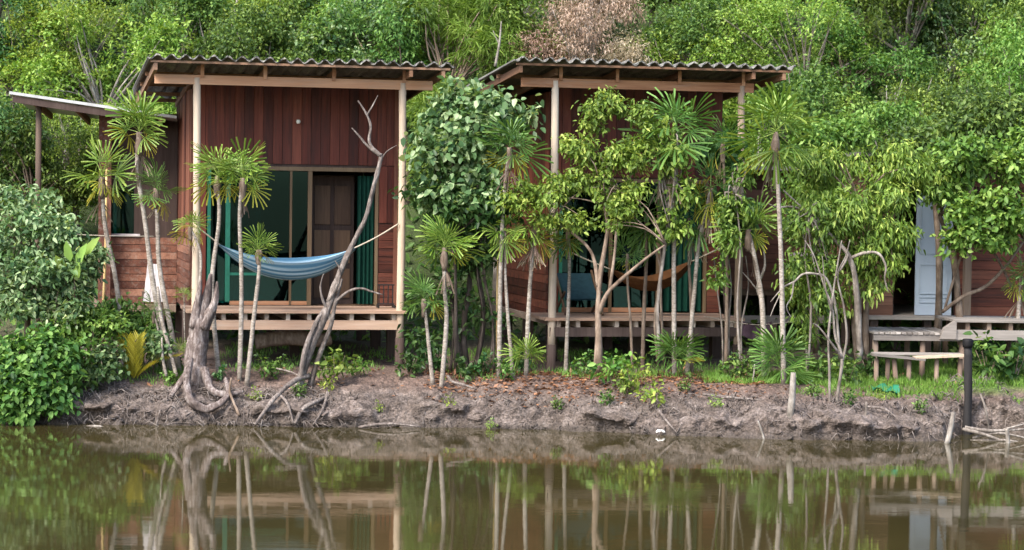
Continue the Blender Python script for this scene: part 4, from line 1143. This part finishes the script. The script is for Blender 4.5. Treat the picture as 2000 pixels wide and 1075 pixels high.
tree('leafy_tree', 'broad yellow green tree over the right end of the walkway', 'tree', gp(1925, 32.2),
     [([(1880, 690, 32.2), (1872, 590, 32.2), (1862, 500, 32.2), (1835, 420, 32.2)], [.06, .055, .05, .03]),
      ([(1840, 610, 32.2), (1880, 580, 32.1), (1925, 560, 32.1), (1965, 520, 32.0), (2000, 470, 32.0)], [.03, .028, .026, .022, .015]),
      ([(1845, 605, 32.2), (1865, 540, 32.1), (1890, 480, 32.0), (1960, 450, 32.0)], [.02, .018, .016, .01]),
      ([(1975, 560, 32.1), (1945, 500, 32.1), (1915, 470, 32.1), (1905, 430, 32.1)], [.02, .018, .015, .01])],
     [(1890, 330, 31.8, 70, 60, 1), (1960, 310, 31.8, 70, 70, 1.1), (1870, 400, 31.7, 60, 52, .9), (1950, 400, 31.7, 72, 56, 1.1), (1900, 465, 31.65, 48, 36, .6), (1985, 460, 31.8, 50, 40, .6), (2020, 370, 31.9, 60, 80, .9), (1840, 350, 32, 40, 50, .5)],
     'leaf_bright', 'bark_brown', 760, 11, .095, .06, kind='hex', shell=.8, spread=.08, droop=.3, seed=36, limbs=20)
tree('leafy_tree', 'mid green tree standing right behind the tallest palm', 'tree', gp(1590, 33.4),
     [([(1595, 690, 33.4), (1590, 560, 33.4), (1600, 420, 33.4), (1590, 300, 33.4)], [.06, .055, .05, .03])],
     [(1600, 250, 33, 60, 60, 1), (1560, 300, 33, 50, 60, .8), (1650, 260, 33.2, 70, 60, 1), (1590, 380, 32.8, 60, 70, 1), (1720, 240, 33.6, 70, 60, 1), (1560, 450, 32.8, 40, 50, .5)],
     'leaf_bright', 'bark_brown', 760, 11, .095, .046, shell=.8, spread=.08, droop=.4, seed=37)
tree('leafy_tree', 'dense green tree rising behind the white door', 'tree', gp(1830, 33.4),
     [([(1830, 690, 33.2), (1835, 520, 33.2), (1825, 380, 33.2)], [.06, .055, .04])],
     [(1800, 270, 33, 72, 62, 1), (1880, 250, 33, 72, 62, 1), (1840, 330, 32.9, 62, 50, .8), (1960, 230, 33.2, 72, 60, 1), (1760, 300, 33, 52, 52, .6)],
     'leaf_mid', 'bark_brown', 700, 11, .10, .05, shell=.8, spread=.085, droop=.3, seed=38)
tree('broad_shrub', 'dark foliage filling behind the second hut\'s right corner post', 'shrub', gp(1420, 33.0),
     [([(1420, 700, 33.0), (1415, 560, 33.0), (1400, 420, 33.0)], [.03, .026, .02])],
     [(1400, 300, 31.9, 40, 36, .8), (1430, 420, 31.8, 40, 60, 1)],
     'leaf_dark', 'bark_dark', 110, 11, .15, .08, kind='hex', spread=.09, seed=39)

# left bank shrubs
LS = 'shrubs on the left bank'
tree('broad_shrub', 'pale green shrub at the left edge, highest of the bank shrubs', 'shrub', gp(40, 30.6),
     [([(50, 730, 30.6), (55, 600, 30.6), (60, 480, 30.6)], [.05, .04, .025])],
     [(40, 420, 30.5, 75, 62, 1), (-20, 480, 30.4, 70, 70, .9), (95, 470, 30.4, 62, 52, .9), (30, 520, 30.2, 80, 50, 1), (-30, 400, 30.6, 50, 50, .5)],
     'leaf_pale', 'bark_brown', 440, 11, .09, .046, LS, kind='hex', spread=.08, droop=.35, seed=41)
tree('broad_shrub', 'mid green shrub in front of the annex, under its orange post', 'shrub', gp(150, 30.5),
     [([(150, 740, 30.5), (150, 640, 30.5), (140, 560, 30.5)], [.04, .03, .02])],
     [(130, 520, 30.4, 55, 50, .9), (172, 505, 30.4, 30, 26, .4), (90, 580, 30.2, 70, 50, 1), (140, 575, 30.3, 34, 32, .4), (30, 600, 30.1, 70, 55, 1)],
     'leaf_pale', 'bark_brown', 330, 11, .095, .05, LS, kind='hex', spread=.085, droop=.35, seed=42)
tree('broad_shrub', 'dark glossy shrub leaning over the water at the left edge', 'shrub', gp(45, 29.95),
     [([(40, 790, 29.95), (45, 720, 29.9), (50, 670, 29.8)], [.04, .03, .02])],
     [(40, 690, 29.7, 82, 60, 1), (75, 745, 29.5, 62, 50, .9), (0, 760, 29.45, 70, 56, 1), (100, 690, 29.7, 50, 40, .5), (55, 800, 29.35, 52, 30, .6), (110, 765, 29.45, 32, 34, .35)],
     'leaf_mid', 'bark_dark', 560, 11, .10, .068, LS, kind='hex', spread=.075, droop=.35, seed=43)
tree('broad_shrub', 'light green low shrub left of the golden feather palm', 'shrub', gp(180, 30.35),
     [([(185, 730, 30.35), (185, 680, 30.35)], [.03, .02])],
     [(165, 650, 30.3, 56, 42, 1), (200, 640, 30.4, 36, 32, .7), (120, 670, 30.2, 45, 45, .7), (150, 705, 30.1, 52, 32, .7)],
     'leaf_bright', 'bark_brown', 300, 11, .09, .05, LS, spread=.075, droop=.2, seed=44)
tree('broad_shrub', 'bluish green low shrub at the golden feather palm\'s foot', 'shrub', gp(228, 30.3),
     [([(228, 730, 30.3), (228, 700, 30.3)], [.02, .015])],
     [(200, 698, 30.2, 30, 20, 1), (300, 676, 30.6, 26, 28, .6), (170, 735, 30.0, 46, 22, .6)],
     'leaf_blue', 'bark_brown', 160, 11, .085, .05, LS, kind='hex', spread=.07, seed=45)
tree('broad_shrub', 'bushy green shrub growing beneath the young fan palm', 'shrub', gp(300, 31.0),
     [([(300, 730, 31.0), (300, 690, 31.0)], [.02, .015])],
     [(285, 640, 31.0, 32, 36, 1), (240, 610, 31.3, 40, 26, .8), (190, 610, 31.4, 46, 24, .6)],
     'leaf_mid', 'bark_brown', 150, 11, .11, .05, LS, spread=.075, seed=46)
# big bright banana-like leaves
bl = thing('broad_leaf_plant', 'plant with big upright yellow green leaves at the shrub edge near the annex', 'plant', gp(160, 30.35))
g = np.random.default_rng(5)
for px, py, ln, tilt in ((150, 520, .42, .35), (138, 512, .36, -.1), (165, 500, .40, .6), (128, 530, .30, -.4), (148, 548, .3, .2)):
    p = at(px, py, 30.1) - bl.location
    link('leaf', leaf_mesh('leaf', [(0, 0, 0)], [(tilt, -.25, .8)], [(-.3, -.8, .3)], ln, .15, [.8], 'leaf_bright', 'hex', .15, .1), bl, p)
MB().tube([(0, 0, 0), at(148, 620, 30.25) - bl.location, at(145, 535, 30.1) - bl.location], [.025, .02, .01], 6, 3).build('stem', 'bark_brown', bl, True)

# low weeds and saplings: copies of two small prototypes
def weed_proto(seed, mat, L, W, n=46, h=.42):
    g = np.random.default_rng(seed)
    b = [((0, 0, h * .6), (h * .5, h * .5, h * .55), 1)]
    return crown_mesh('leaves', b, mat, n // 4, 6, L, W, 'hex', .05, .1, seed, .9)[0]
def stem_proto(h):
    m = MB()
    for i in range(5):
        a = i * 1.3
        m.tube([(0, 0, -.05), (math.cos(a) * h * .15, math.sin(a) * h * .15, h * .4), (math.cos(a) * h * .35, math.sin(a) * h * .35, h * .85)], [.008, .006, .003], 4, 2)
    return m.mesh('stems', 'bark_tan', True)
WEED = [weed_proto(1, 'leaf_bright', .10, .05, 90), weed_proto(2, 'leaf_mid', .11, .055, 80), weed_proto(3, 'leaf_yellow', .09, .045, 70), weed_proto(4, 'leaf_dark', .10, .06, 90)]
WSTEM = stem_proto(.42)
for px, Y, k, sc, lab in (
        (655, 30.5, 0, 1.15, 'leafy sapling just right of the leaning dead tree'), (700, 30.9, 0, .7, 'small sapling in the shade below the first hut\'s deck'), (520, 30.7, 1, .7, 'low weed between the thin palm stems and the dead tree'),
        (545, 30.9, 1, .55, 'low weed under the hut just left of the dead tree'), (1200, 30.45, 0, 1.15, 'fresh green weed at the foot of the forked tree'), (1238, 30.35, 2, .9, 'yellowish weed on the bank edge right of the forked tree'), (1222, 30.2, 0, .7, 'lower weed on the bank edge below the forked tree'),
        (1272, 29.75, 2, .95, 'yellow green weed growing on the bank face'), (1185, 29.9, 1, .5, 'sparse weed on the grey bank face below the forked tree'), (880, 29.95, 2, .45, 'dry weed at the waterline below the round headed palm'), (985, 30.85, 1, .6, 'low weed left of the stemless palm at the twin stems'),
        (905, 31.0, 3, .8, 'dark weed at the base of the big leaved tree'), (940, 31.2, 3, .7, 'dark weed right of the big leaved tree\'s base'), (1140, 31.3, 1, .7, 'weed in the shade under the second hut\'s left half'), (1425, 31.1, 1, .7, 'weed at the second hut\'s right stilt'),
        (1655, 30.6, 1, .9, 'weed at the foot of the thin white forked stems'), (1700, 31.2, 3, .9, 'dark weed at the drooping tree\'s foot'), (1610, 31.0, 1, .9, 'weed in the grass right of the large stemless palm'), (1455, 30.95, 1, .8, 'weed at the left side of the large stemless palm'),
        (1800, 29.6, 1, .5, 'small weed on the mud below the bench'), (1930, 31.0, 1, 1.3, 'leafy weed under the walkway right of the black post'), (1980, 31.2, 3, 1.3, 'dark leafy weed under the walkway at the right edge'), (1880, 31.7, 1, 1.0, 'weed behind the black post under the walkway'),
        (800, 31.0, 3, .8, 'dark weed beside the first hut\'s right stilt'), (330, 30.5, 0, .5, 'small weed left of the stump\'s foot'), (960, 29.7, 2, .3, 'tiny weed at the waterline under the twin stems'), (330, 31.2, 3, .7, 'dark weed below the hut\'s side wall'), (1590, 29.9, 1, .45, 'small weed on the bank by the leaning white stake'),
        (1720, 29.9, 2, .35, 'tiny yellowish weed below the green sheet'), (640, 30.2, 2, .5, 'yellowish weed at the dead tree\'s roots'), (840, 31.4, 3, .9, 'dark weed in the gap behind the low fan palm'), (1010, 31.7, 3, .8, 'dark weed behind the twin stems'),
        (1090, 29.95, 1, .4, 'small green weed on the bank slope below the second hut\'s left post'), (740, 29.85, 2, .35, 'tiny dry weed on the bank slope below the first hut'), (500, 30.0, 2, .45, 'dry weed between the stump root and dead tree'), (430, 30.5, 3, .5, 'dark weed right behind the stump'),
        (1400, 29.6, 2, .4, 'dry weed on the bank slope left of the bleached stake'), (1660, 29.5, 1, .45, 'small weed on the mud right of the white forked stems'), (1340, 30.2, 1, .45, 'small weed on the bank edge below the bushy stemless palm'), (585, 30.05, 1, .5, 'small weed among the dead tree\'s roots')):
    o = thing('weed', lab, 'weed', gp(px, Y, -.02), random.uniform(0, 6.28), 'low weeds on the bank')
    o.scale = (sc, sc, sc)
    link('leaves', WEED[k], o); link('stems', WSTEM, o)
# ------------------------------------------------------------------ dead wood
Y0 = 30.35
bare('dead_tree', 'grey dead tree leaning right across the first hut\'s porch', 'tree', gp(578, Y0), [
    ([(572, 800, Y0 - .15), (590, 735, Y0), (612, 670, Y0), (640, 606, Y0), (655, 555, Y0), (690, 474, Y0), (714, 424, Y0), (729, 366, Y0), (741, 322, Y0), (744, 300, Y0)], [.075, .068, .060, .050, .042, .038, .036, .033, .03, .024]),
    ([(585, 770, Y0 - .12), (592, 700, Y0 - .1), (612, 640, Y0 - .06), (636, 600, Y0), (656, 565, Y0)], [.05, .04, .03, .026, .02]),
    ([(600, 775, Y0 + .05), (622, 700, Y0 + .08), (645, 640, Y0 + .05), (656, 590, Y0), (668, 545, Y0)], [.045, .04, .032, .026, .018]),
    ([(744, 305, Y0), (722, 280, Y0), (724, 246, Y0), (714, 220, Y0), (699, 197, Y0)], [.028, .02, .017, .014, .007]),
    ([(716, 226, Y0), (727, 208, Y0), (738, 187, Y0)], [.013, .01, .006]),
    ([(738, 302, Y0), (716, 284, Y0), (703, 268, Y0), (687, 250, Y0)], [.022, .017, .014, .006]),
    ([(744, 312, Y0), (756, 296, Y0), (775, 284, Y0)], [.012, .007, .003]),
    ([(655, 590, Y0), (680, 570, Y0 - .05), (705, 564, Y0 - .08), (726, 570, Y0 - .1), (748, 576, Y0 - .1)], [.022, .018, .016, .014, .006]),
    ([(640, 606, Y0), (630, 585, Y0 - .05), (626, 560, Y0 - .05), (632, 535, Y0 - .05)], [.022, .017, .013, .006]),
    ([(640, 590, Y0), (658, 560, Y0 - .08), (664, 530, Y0 - .1), (655, 510, Y0 - .1)], [.03, .02, .012, .006]),
    ([(604, 735, Y0 + .05), (575, 745, Y0 - .3), (535, 780, Y0 - .62), (498, 830, Y0 - .9)], [.04, .034, .03, .022]),
    ([(545, 770, Y0 - .5), (562, 790, Y0 - .72), (573, 828, Y0 - .9)], [.022, .02, .014]),
    ([(650, 770, Y0 - .1), (615, 786, Y0 - .6), (590, 800, Y0 - .75), (576, 828, Y0 - .9)], [.028, .032, .028, .02]),
    ([(640, 760, Y0 - .1), (632, 795, Y0 - .65), (612, 830, Y0 - .88)], [.024, .018, .012]),
], 'bark_dead', 12, 6, .1, ridge=.24)
st = bare('tree_stump', 'gnarled broken grey stump with a looping root at the first hut\'s left post', 'stump', gp(385, 30.45), [
    ([(378, 800, 30.3), (380, 740, 30.35), (383, 690, 30.4), (390, 640, 30.42), (402, 590, 30.42), (412, 535, 30.42)], [.20, .165, .145, .125, .075, .02]),
    ([(396, 640, 30.36), (420, 590, 30.34), (424, 550, 30.34)], [.09, .05, .012]),
    ([(378, 640, 30.36), (388, 580, 30.34), (393, 545, 30.32)], [.07, .045, .01]),
    ([(372, 700, 30.1), (365, 750, 29.85), (374, 782, 29.7), (402, 798, 29.68), (430, 788, 29.7), (446, 768, 29.85), (440, 740, 30.15)], [.045, .055, .06, .055, .045, .034, .025]),
    ([(398, 720, 30.15), (412, 760, 30.0), (440, 770, 29.95), (475, 765, 30.05)], [.06, .05, .04, .02]),
    ([(366, 730, 30.1), (340, 765, 30.0), (318, 800, 29.75)], [.05, .035, .015]),
], 'stump_wood', 16, 6, .07, ridge=.22)
bare('dead_sapling', 'crooked thin dead stick standing between stump and dead tree', 'stick', gp(455, 29.85), [([(468, 812, 29.7), (456, 785, 29.75), (449, 765, 29.8), (452, 738, 29.8)], [.022, .02, .018, .012])], 'bark_tan', 6)
bare('forked_sapling', 'thin white forked dead stems in front of the drooping tree', 'tree', gp(1640, 29.75), [
    ([(1632, 828, 29.6), (1636, 770, 29.75), (1645, 700, 29.75), (1632, 660, 29.75), (1625, 600, 29.75), (1610, 560, 29.75), (1590, 500, 29.75), (1572, 470, 29.75)], [.028, .025, .022, .018, .015, .012, .01, .006]),
    ([(1645, 705, 29.75), (1654, 660, 29.75), (1648, 600, 29.75), (1636, 540, 29.75), (1652, 500, 29.75), (1660, 470, 29.7)], [.022, .018, .015, .013, .01, .006]),
    ([(1620, 790, 29.65), (1620, 730, 29.7), (1618, 660, 29.7), (1624, 600, 29.7), (1632, 540, 29.7), (1644, 470, 29.7)], [.02, .018, .017, .015, .012, .008]),
    ([(1645, 700, 29.75), (1625, 672, 29.6), (1600, 640, 29.55), (1588, 632, 29.5)], [.022, .016, .01, .006]),
    ([(1624, 610, 29.7), (1612, 560, 29.6), (1606, 500, 29.6)], [.012, .01, .005])], 'bark_grey', 7, 5, .14)
bare('fallen_branch', 'thick grey dead limb slanting down through the leaves right of the tallest palm', 'branch', at(1668, 508, 31.0), [
    ([(1530, 372, 31.0), (1560, 400, 31.0), (1602, 440, 31.0), (1640, 478, 31.0), (1660, 506, 31.0), (1672, 560, 31.05), (1680, 705, 31.2)], [.009, .016, .025, .031, .038, .042, .05]),
    ([(1640, 478, 31.0), (1655, 500, 30.9), (1640, 530, 30.9)], [.025, .02, .012]),
    ([(1662, 504, 31.0), (1690, 494, 30.9), (1716, 496, 30.85), (1730, 520, 30.8), (1728, 545, 30.8), (1735, 570, 30.8)], [.026, .022, .02, .016, .012, .006]),
    ([(1572, 412, 31.0), (1548, 404, 31.0), (1520, 405, 31.0), (1500, 398, 31.0)], [.016, .014, .012, .005])], 'bark_grey', 8, 5, .12)
bare('arching_branch', 'bleached white branch arching out beside the tallest palm\'s stem', 'branch', at(1615, 545, 30.8), [
    ([(1640, 700, 31.0), (1632, 600, 30.9), (1614, 545, 30.8), (1590, 535, 30.75), (1568, 536, 30.75), (1552, 550, 30.75), (1530, 562, 30.75), (1505, 590, 30.7)], [.02, .02, .018, .018, .017, .016, .013, .006]),
    ([(1550, 552, 30.75), (1546, 580, 30.72), (1536, 600, 30.7), (1545, 620, 30.7)], [.013, .011, .009, .004]),
    ([(1530, 562, 30.75), (1512, 600, 30.7), (1504, 620, 30.7)], [.01, .008, .004])], 'bark_white', 6, 5, .1)
bare('crooked_sapling', 'crooked pale sapling between the second hut\'s right post and the tallest palm', 'tree', gp(1492, 31.45), [
    ([(1496, 712, 31.45), (1492, 640, 31.45), (1488, 590, 31.45), (1480, 560, 31.45), (1494, 520, 31.45), (1490, 480, 31.45)], [.036, .034, .03, .026, .018, .01]),
    ([(1478, 566, 31.45), (1462, 545, 31.4), (1450, 532, 31.4)], [.014, .01, .005])], 'bark_palm', 7, 4, .1)
for px, bow, lab in ((1283, 8, 'thin brown stem crossing the second hut\'s porch, left of a pair'), (1296, -6, 'thin brown stem crossing the second hut\'s porch, right of a pair')):
    bare('thin_stem', lab, 'stem', gp(px, 31.2), [([(px + 2, 712, 31.2), (px - 4, 620, 31.2), (px + bow, 540, 31.2), (px - 6, 480, 31.2)], [.022, .02, .018, .012])], 'bark_brown', 6)
for px, px2, lab in ((1412, 1400, 'thin whitish stem beside the second hut\'s right stilt, leftmost'), (1425, 1428, 'thin whitish stem beside the second hut\'s right stilt, middle'), (1450, 1462, 'thin whitish stem right against the second hut\'s right stilt')):
    bare('thin_stem', lab, 'stem', gp(px, 31.7), [([(px, 720, 31.7), (px - 2, 640, 31.7), (px2, 560, 31.7), (px2 - 6, 500, 31.7)], [.016, .014, .012, .008])], 'bark_grey', 6, group='thin stems around the second hut')
bare('bamboo_pole', 'straight yellowish bamboo pole between the big leaved tree and white palm stem', 'pole', gp(972, 31.5), [([(970, 690, 31.5), (971, 560, 31.5), (974, 440, 31.5)], [.014, .013, .011])], 'bamboo', 6, 2, .03)
bare('bamboo_pole', 'yellowish bamboo pole standing before the annex\'s orange post', 'pole', gp(205, 32.2), [([(200, 620, 32.2), (206, 500, 32.2), (208, 330, 32.2)], [.022, .02, .017])], 'bamboo', 7, 2, .03)
bare('leaning_stems', 'pale leaning dead palm stem at the bank left of the stump', 'stem', gp(335, 30.55), [([(345, 735, 30.5), (330, 680, 30.55), (315, 620, 30.6), (308, 560, 30.6)], [.032, .03, .028, .02]), ([(325, 735, 30.4), (318, 700, 30.45), (316, 660, 30.5)], [.024, .02, .012])], 'bark_palm', 7)
lp = thing('pale_panel', 'pale weathered board panel propped upright left of the hut\'s plank side wall', 'panel', gp(298, 31.3))
a = at(279, 590, 31.3) - lp.location; b = at(318, 590, 31.3) - lp.location; c = at(312, 517, 31.45) - lp.location; d = at(288, 515, 31.45) - lp.location
for k in range(3):
    p, q = a.lerp(b, k / 3 + .01), a.lerp(b, (k + 1) / 3 - .01); r, s_ = d.lerp(c, (k + 1) / 3 - .01), d.lerp(c, k / 3 + .01)
    off = Vector((0, .03, 0)); low = Vector((0, 0, 0))
    MB().add([p, q, r, s_, p + off, q + off, r + off, s_ + off], [(0, 1, 2, 3), (7, 6, 5, 4), (0, 4, 5, 1), (1, 5, 6, 2), (2, 6, 7, 3), (3, 7, 4, 0)]).build('board', 'pale_panel', lp)
zl = min(a.z, b.z)
for p in (a, b):
    MB().box((p.x - .02, p.y + .032, -.1), (p.x + .02, p.y + .07, zl + .15)).build('leg', 'stilt_brown', lp)
# clothes line at the annex
bare('clothes_line', 'thin grey line strung across in front of the annex window', 'line', at(200, 460, 31.6), [([(60, 452, 31.6), (180, 460, 31.6), (300, 462, 31.6)], [.007, .007, .007])], 'rope', 5, 4, 0)

# stakes on the shore
for px0, py0, px1, py1, Y, r, mat, lab in (
        (1540, 850, 1550, 728, 29.15, .045, 'bark_white', 'thick bleached stake standing at the waterline below the stemless palm'),
        (1853, 850, 1862, 805, 28.75, .034, 'bark_white', 'short white stake leaning in the water beside the black post'),
        (1490, 852, 1480, 822, 28.95, .016, 'bark_white', 'short thin white stick at the waterline left of the bleached stake'),
        (1968, 868, 1966, 838, 28.9, .028, 'bark_white', 'short pale stub in the water at the right edge'),
        (1688, 840, 1692, 785, 29.2, .018, 'bark_grey', 'thin grey stick on the mud right of the white forked stems'),
        (1215, 740, 1195, 712, 30.5, .012, 'bark_tan', 'short tan stick leaning in the weed by the forked tree'),
        (1470, 742, 1474, 712, 30.7, .012, 'bark_white', 'short white stick in the grass by the second hut\'s right stilt')):
    p, q = at(px0, py0, Y), at(px1, py1, Y)
    low = Vector((p.x, p.y, p.z)) + (p - q).normalized() * .15
    o = thing('stake', lab, 'stake', p)
    MB().tube([low - p, (q - p) * .5 + Vector((.006, 0, 0)), q - p], [r * 1.1, r, r * .8], 8, 3, .1).build('shaft', mat, o, True)

# branch pile in the right gully
for i, (a, b, c, r, lab) in enumerate((
        ((1885, 835), (1940, 842), (2005, 838), .024, 'grey branch lying topmost across the right gully'), ((1880, 838), (1925, 850), (1972, 868), .026, 'grey branch slanting down into the water in the right gully'),
        ((1900, 856), (1950, 846), (2010, 858), .020, 'grey branch lying low in the right gully'), ((1925, 850), (1965, 838), (2010, 826), .016, 'thin branch rising to the right edge in the gully'),
        ((1915, 770), (1925, 800), (1932, 842), .016, 'curved thin branch hanging down the dark gully behind the black post'), ((1895, 862), (1960, 860), (2010, 868), .018, 'branch floating at the gully\'s waterline'))):
    bare('driftwood_branch', lab, 'branch', at(*b, 29.15), [([(*a, 29.2), (*b, 29.1), (*c, 29.15)], [r, r * .9, r * .6])], 'bark_grey', 6, 5, .15, group='driftwood in the right gully')
for i, (pts, r, lab) in enumerate((
        ([(160, 838, 29.3), (185, 834, 29.3), (215, 838, 29.25)], .03, 'bleached driftwood piece floating left of the root tangle'),
        ([(1372, 770, 29.9), (1420, 776, 29.85), (1480, 782, 29.75), (1545, 786, 29.7), (1610, 788, 29.7)], .02, 'long pale root running along the bank edge left of the bleached stake'),
        ([(875, 735, 30.6), (884, 746, 30.45), (905, 752, 30.4), (930, 760, 30.35)], .02, 'pale forked root on the litter below the round headed palm'),
        ([(1285, 800, 29.5), (1300, 820, 29.3), (1322, 846, 29.1)], .02, 'pale stick sloping down the bank to the water below the bank weed'),
        ([(1690, 795, 29.5), (1730, 800, 29.4), (1765, 830, 29.2)], .018, 'thin root curving down the mud below the green sheet'),
        ([(540, 720, 30.6), (580, 732, 30.4), (600, 760, 30.2)], .014, 'thin root left of the dead tree\'s base'),
        ([(700, 835, 29.5), (760, 828, 29.5), (820, 834, 29.5)], .02, 'low root along the mud at the waterline below the first hut'))):
    bare('driftwood_branch', lab, 'branch', at(*pts[1]), [(pts, [r] * (len(pts) - 1) + [r * .5])], 'bark_grey' if i == 0 else 'bark_dead', 6, 4, .15)

# tangle of roots and twigs along the waterline at the left, nobody could count it
mb = MB(); g = random.Random(9)
def twig_zone(px0, px1, n, y0, y1, rmin=.004, rmax=.013, ln=.35):
    for i in range(n):
        px = g.uniform(px0, px1); x = at(px, 800, 29.8).x
        yy = float(shore(x)) + g.uniform(y0, y1)
        z = float(ground_z(x, yy)) + .02
        a = g.uniform(-2.6, -.5); l = g.uniform(.3, 1) * ln
        dx, dy = math.cos(a) * l, math.sin(a) * l * .5
        p2 = (x + dx, yy + dy, max(float(ground_z(x + dx, yy + dy)), -.04) + g.uniform(0, .05))
        mid = ((x + p2[0]) / 2 + g.uniform(-.05, .05), (yy + p2[1]) / 2 - .03, (z + p2[2]) / 2 + g.uniform(.02, .12))
        r = g.uniform(rmin, rmax)
        mb.tube([(x, yy, z), mid, p2], [r, r * .8, r * .4], 4, 2)
twig_zone(130, 640, 520, 0, .75, .004, .011, .42)
twig_zone(560, 1200, 260, 0, .5, .003, .008, .26)
twig_zone(1200, 1990, 480, 0, 1.0, .003, .010, .3)
tw = tag(mb.build('root_tangle', 'bark_dead', None, True), 'tangle of thin grey roots and twigs along the waterline', 'roots', kind='stuff')

# mud clods breaking off the bank
import bmesh
bmx = bmesh.new(); bmesh.ops.create_icosphere(bmx, subdivisions=1, radius=1.0)
SV = np.array([v.co[:] for v in bmx.verts]); SF = np.array([[v.index for v in f.verts] for f in bmx.faces]); bmx.free()
rg = np.random.default_rng(3); VV, FF = [], []; nv = 0
for i in range(900):
    px = rg.uniform(140, 1980); x = at(px, 800, 29.6).x
    s_ = rg.random() ** 1.3 * (.55 if px < 1200 else .95) + .02
    y = float(shore(x)) + s_
    r = (.008 + .05 * rg.random() ** 3.2) * (1.2 - .5 * s_)
    v = SV * (1 + .45 * np.sin(SV @ rg.normal(size=(3, 3)) * 3.1 + rg.uniform(0, 6, 3)).sum(1, keepdims=True) / 2)
    v = v * np.array([r * rg.uniform(.9, 1.8), r, r * rg.uniform(.5, .9)])
    VV.append(v + np.array([x, y, float(ground_z(x, y)) - r * .05])); FF.append(SF + nv); nv += len(SV)
cl = link('mud_clods', raw_mesh('mud_clods', np.concatenate(VV), np.concatenate(FF), 'earth', False))
tag(cl, 'lumpy grey brown mud clods along the eroded bank', 'mud', kind='stuff')

# leaf litter on the terrace
n = 3600; g2 = np.random.default_rng(8)
px = np.concatenate([g2.uniform(830, 1500, n * 4 // 5), g2.uniform(150, 1950, n // 5)]); Yv = 29.9 + g2.random(n) ** .8 * 1.9
X = (px - 1000) / F * Yv
Zg = ground_z(X, Yv)
ok = Zg > .22
P = np.stack([X, Yv, Zg + .008 + g2.random(n) * .015], 1)[ok]; n = len(P)
D = g2.normal(size=(n, 3)) * np.array([1, 1, .18]); N = np.array([0, 0, 1]) + g2.normal(size=(n, 3)) * .3
lt = link('leaf_litter', leaf_mesh('leaf_litter', P, D, N, g2.uniform(.05, .11, n), g2.uniform(.025, .05, n), .5 + g2.normal(size=n) * .22, 'litter', 'rhomb', .15))
tag(lt, 'fallen brown leaves scattered over the bank top', 'leaf litter', kind='stuff')

# grass
def grass(name, label, zones, seed):
    g2 = np.random.default_rng(seed); Ps = []
    for px0, px1, ya, yb, n in zones:
        px = g2.uniform(px0, px1, n); Yv = g2.uniform(ya, yb, n); X = (px - 1000) / F * Yv
        Z = ground_z(X, Yv); m = (Z > .38) & (fbm(X * 1.7, Yv * 1.7, 55, 3) > .36)
        Ps.append(np.stack([X, Yv, Z - .005], 1)[m])
    P = np.concatenate(Ps); n = len(P)
    D = g2.normal(size=(n, 3)) * np.array([.35, .35, .05]) + np.array([0, 0, 1]); N = g2.normal(size=(n, 3)) + np.array([0, -1, .3])
    o = link(name, leaf_mesh(name, P, D, N, g2.uniform(.05, .15, n), g2.uniform(.007, .014, n), .5 + g2.normal(size=n) * .2, 'leaf_grass', 'rhomb', .1, .1))
    tag(o, label, 'grass', kind='stuff')
grass('grass', 'short bright green grass below the bench and along the right bank', [(1560, 2060, 30.1, 33.5, 22000), (1380, 1600, 30.6, 31.8, 5000)], 4)
grass('sparse_grass', 'sparse green grass under the huts and along the terrace', [(430, 800, 31.0, 34.5, 2600), (860, 1420, 30.9, 34.5, 5200), (150, 380, 30.4, 31.5, 1600)], 6)

# fallen log under the first hut, green sheet, white scrap, purple cloth
lg = thing('mossy_log', 'mossy fallen log lying under the first hut', 'log', gp(560, 31.9, .1))
MB().tube([at(500, 668, 31.9) - lg.location, at(560, 660, 31.9) - lg.location, at(620, 664, 31.95) - lg.location, at(645, 660, 32) - lg.location], [.11, .12, .11, .09], 9, 4, .1).build('trunk', 'leafy_moss' if 'leafy_moss' in MAT else 'bark_brown', lg, True)
gs = thing('green_sheet', 'crumpled green plastic sheet lying on the bank left of the bench', 'sheet', gp(1730, 30.35, .03))
V, Q = [], []
for i in range(9):
    for j in range(5):
        x = -.20 + .4 * i / 8; y = -.14 + .28 * j / 4
        zz_ = float(ground_z(gs.location.x + x, gs.location.y + y)) - gs.location.z
        V.append((x, y, zz_ + .05 + .025 * math.sin(i * 1.4 + j) + .02 * math.cos(j * 2.2)))
for i in range(8):
    for j in range(4):
        Q.append((i * 5 + j, i * 5 + 5 + j, i * 5 + 6 + j, i * 5 + 1 + j))
V += [(x, y, z - .012) for x, y, z in V]; k = 45
Q += [tuple(reversed([c + k for c in q])) for q in Q]
MB().add(V, Q).build('film', 'green_sheet', gs, True)
ws = thing('white_scrap', 'small white plastic scrap at the waterline below the bank weed', 'litter', at(1290, 845, 29.2))
MB().tube([(-.06, 0, 0), (-.025, 0, .018), (.025, .0, .02), (.06, 0, .0)], [.01, .022, .02, .008], 8, 3, .25, .6).build('wrapper', 'white_plastic', ws, True)
mc = thing('cloth', 'dull mauve cloth hung behind the second hut\'s right stilt', 'cloth', at(1478, 640, 32.2))
V, Q = [], []
for i in range(10):
    for j in range(5):
        V.append((-.22 + .44 * i / 9, .03 * math.sin(i * 1.9 + j * .5), .10 - .22 * j / 4 - .07 * math.sin(i / 9 * 3.14)))
Q = [(i * 5 + j, i * 5 + 5 + j, i * 5 + 6 + j, i * 5 + 1 + j) for i in range(9) for j in range(4)]
MB().add(V, Q).build('drape', 'mauve_cloth', mc, True)
MB().tube([(-.8, 0, .16), (0, 0, .04), (.9, 0, .16)], .007, 5, 4).build('line', 'rope', mc, True)
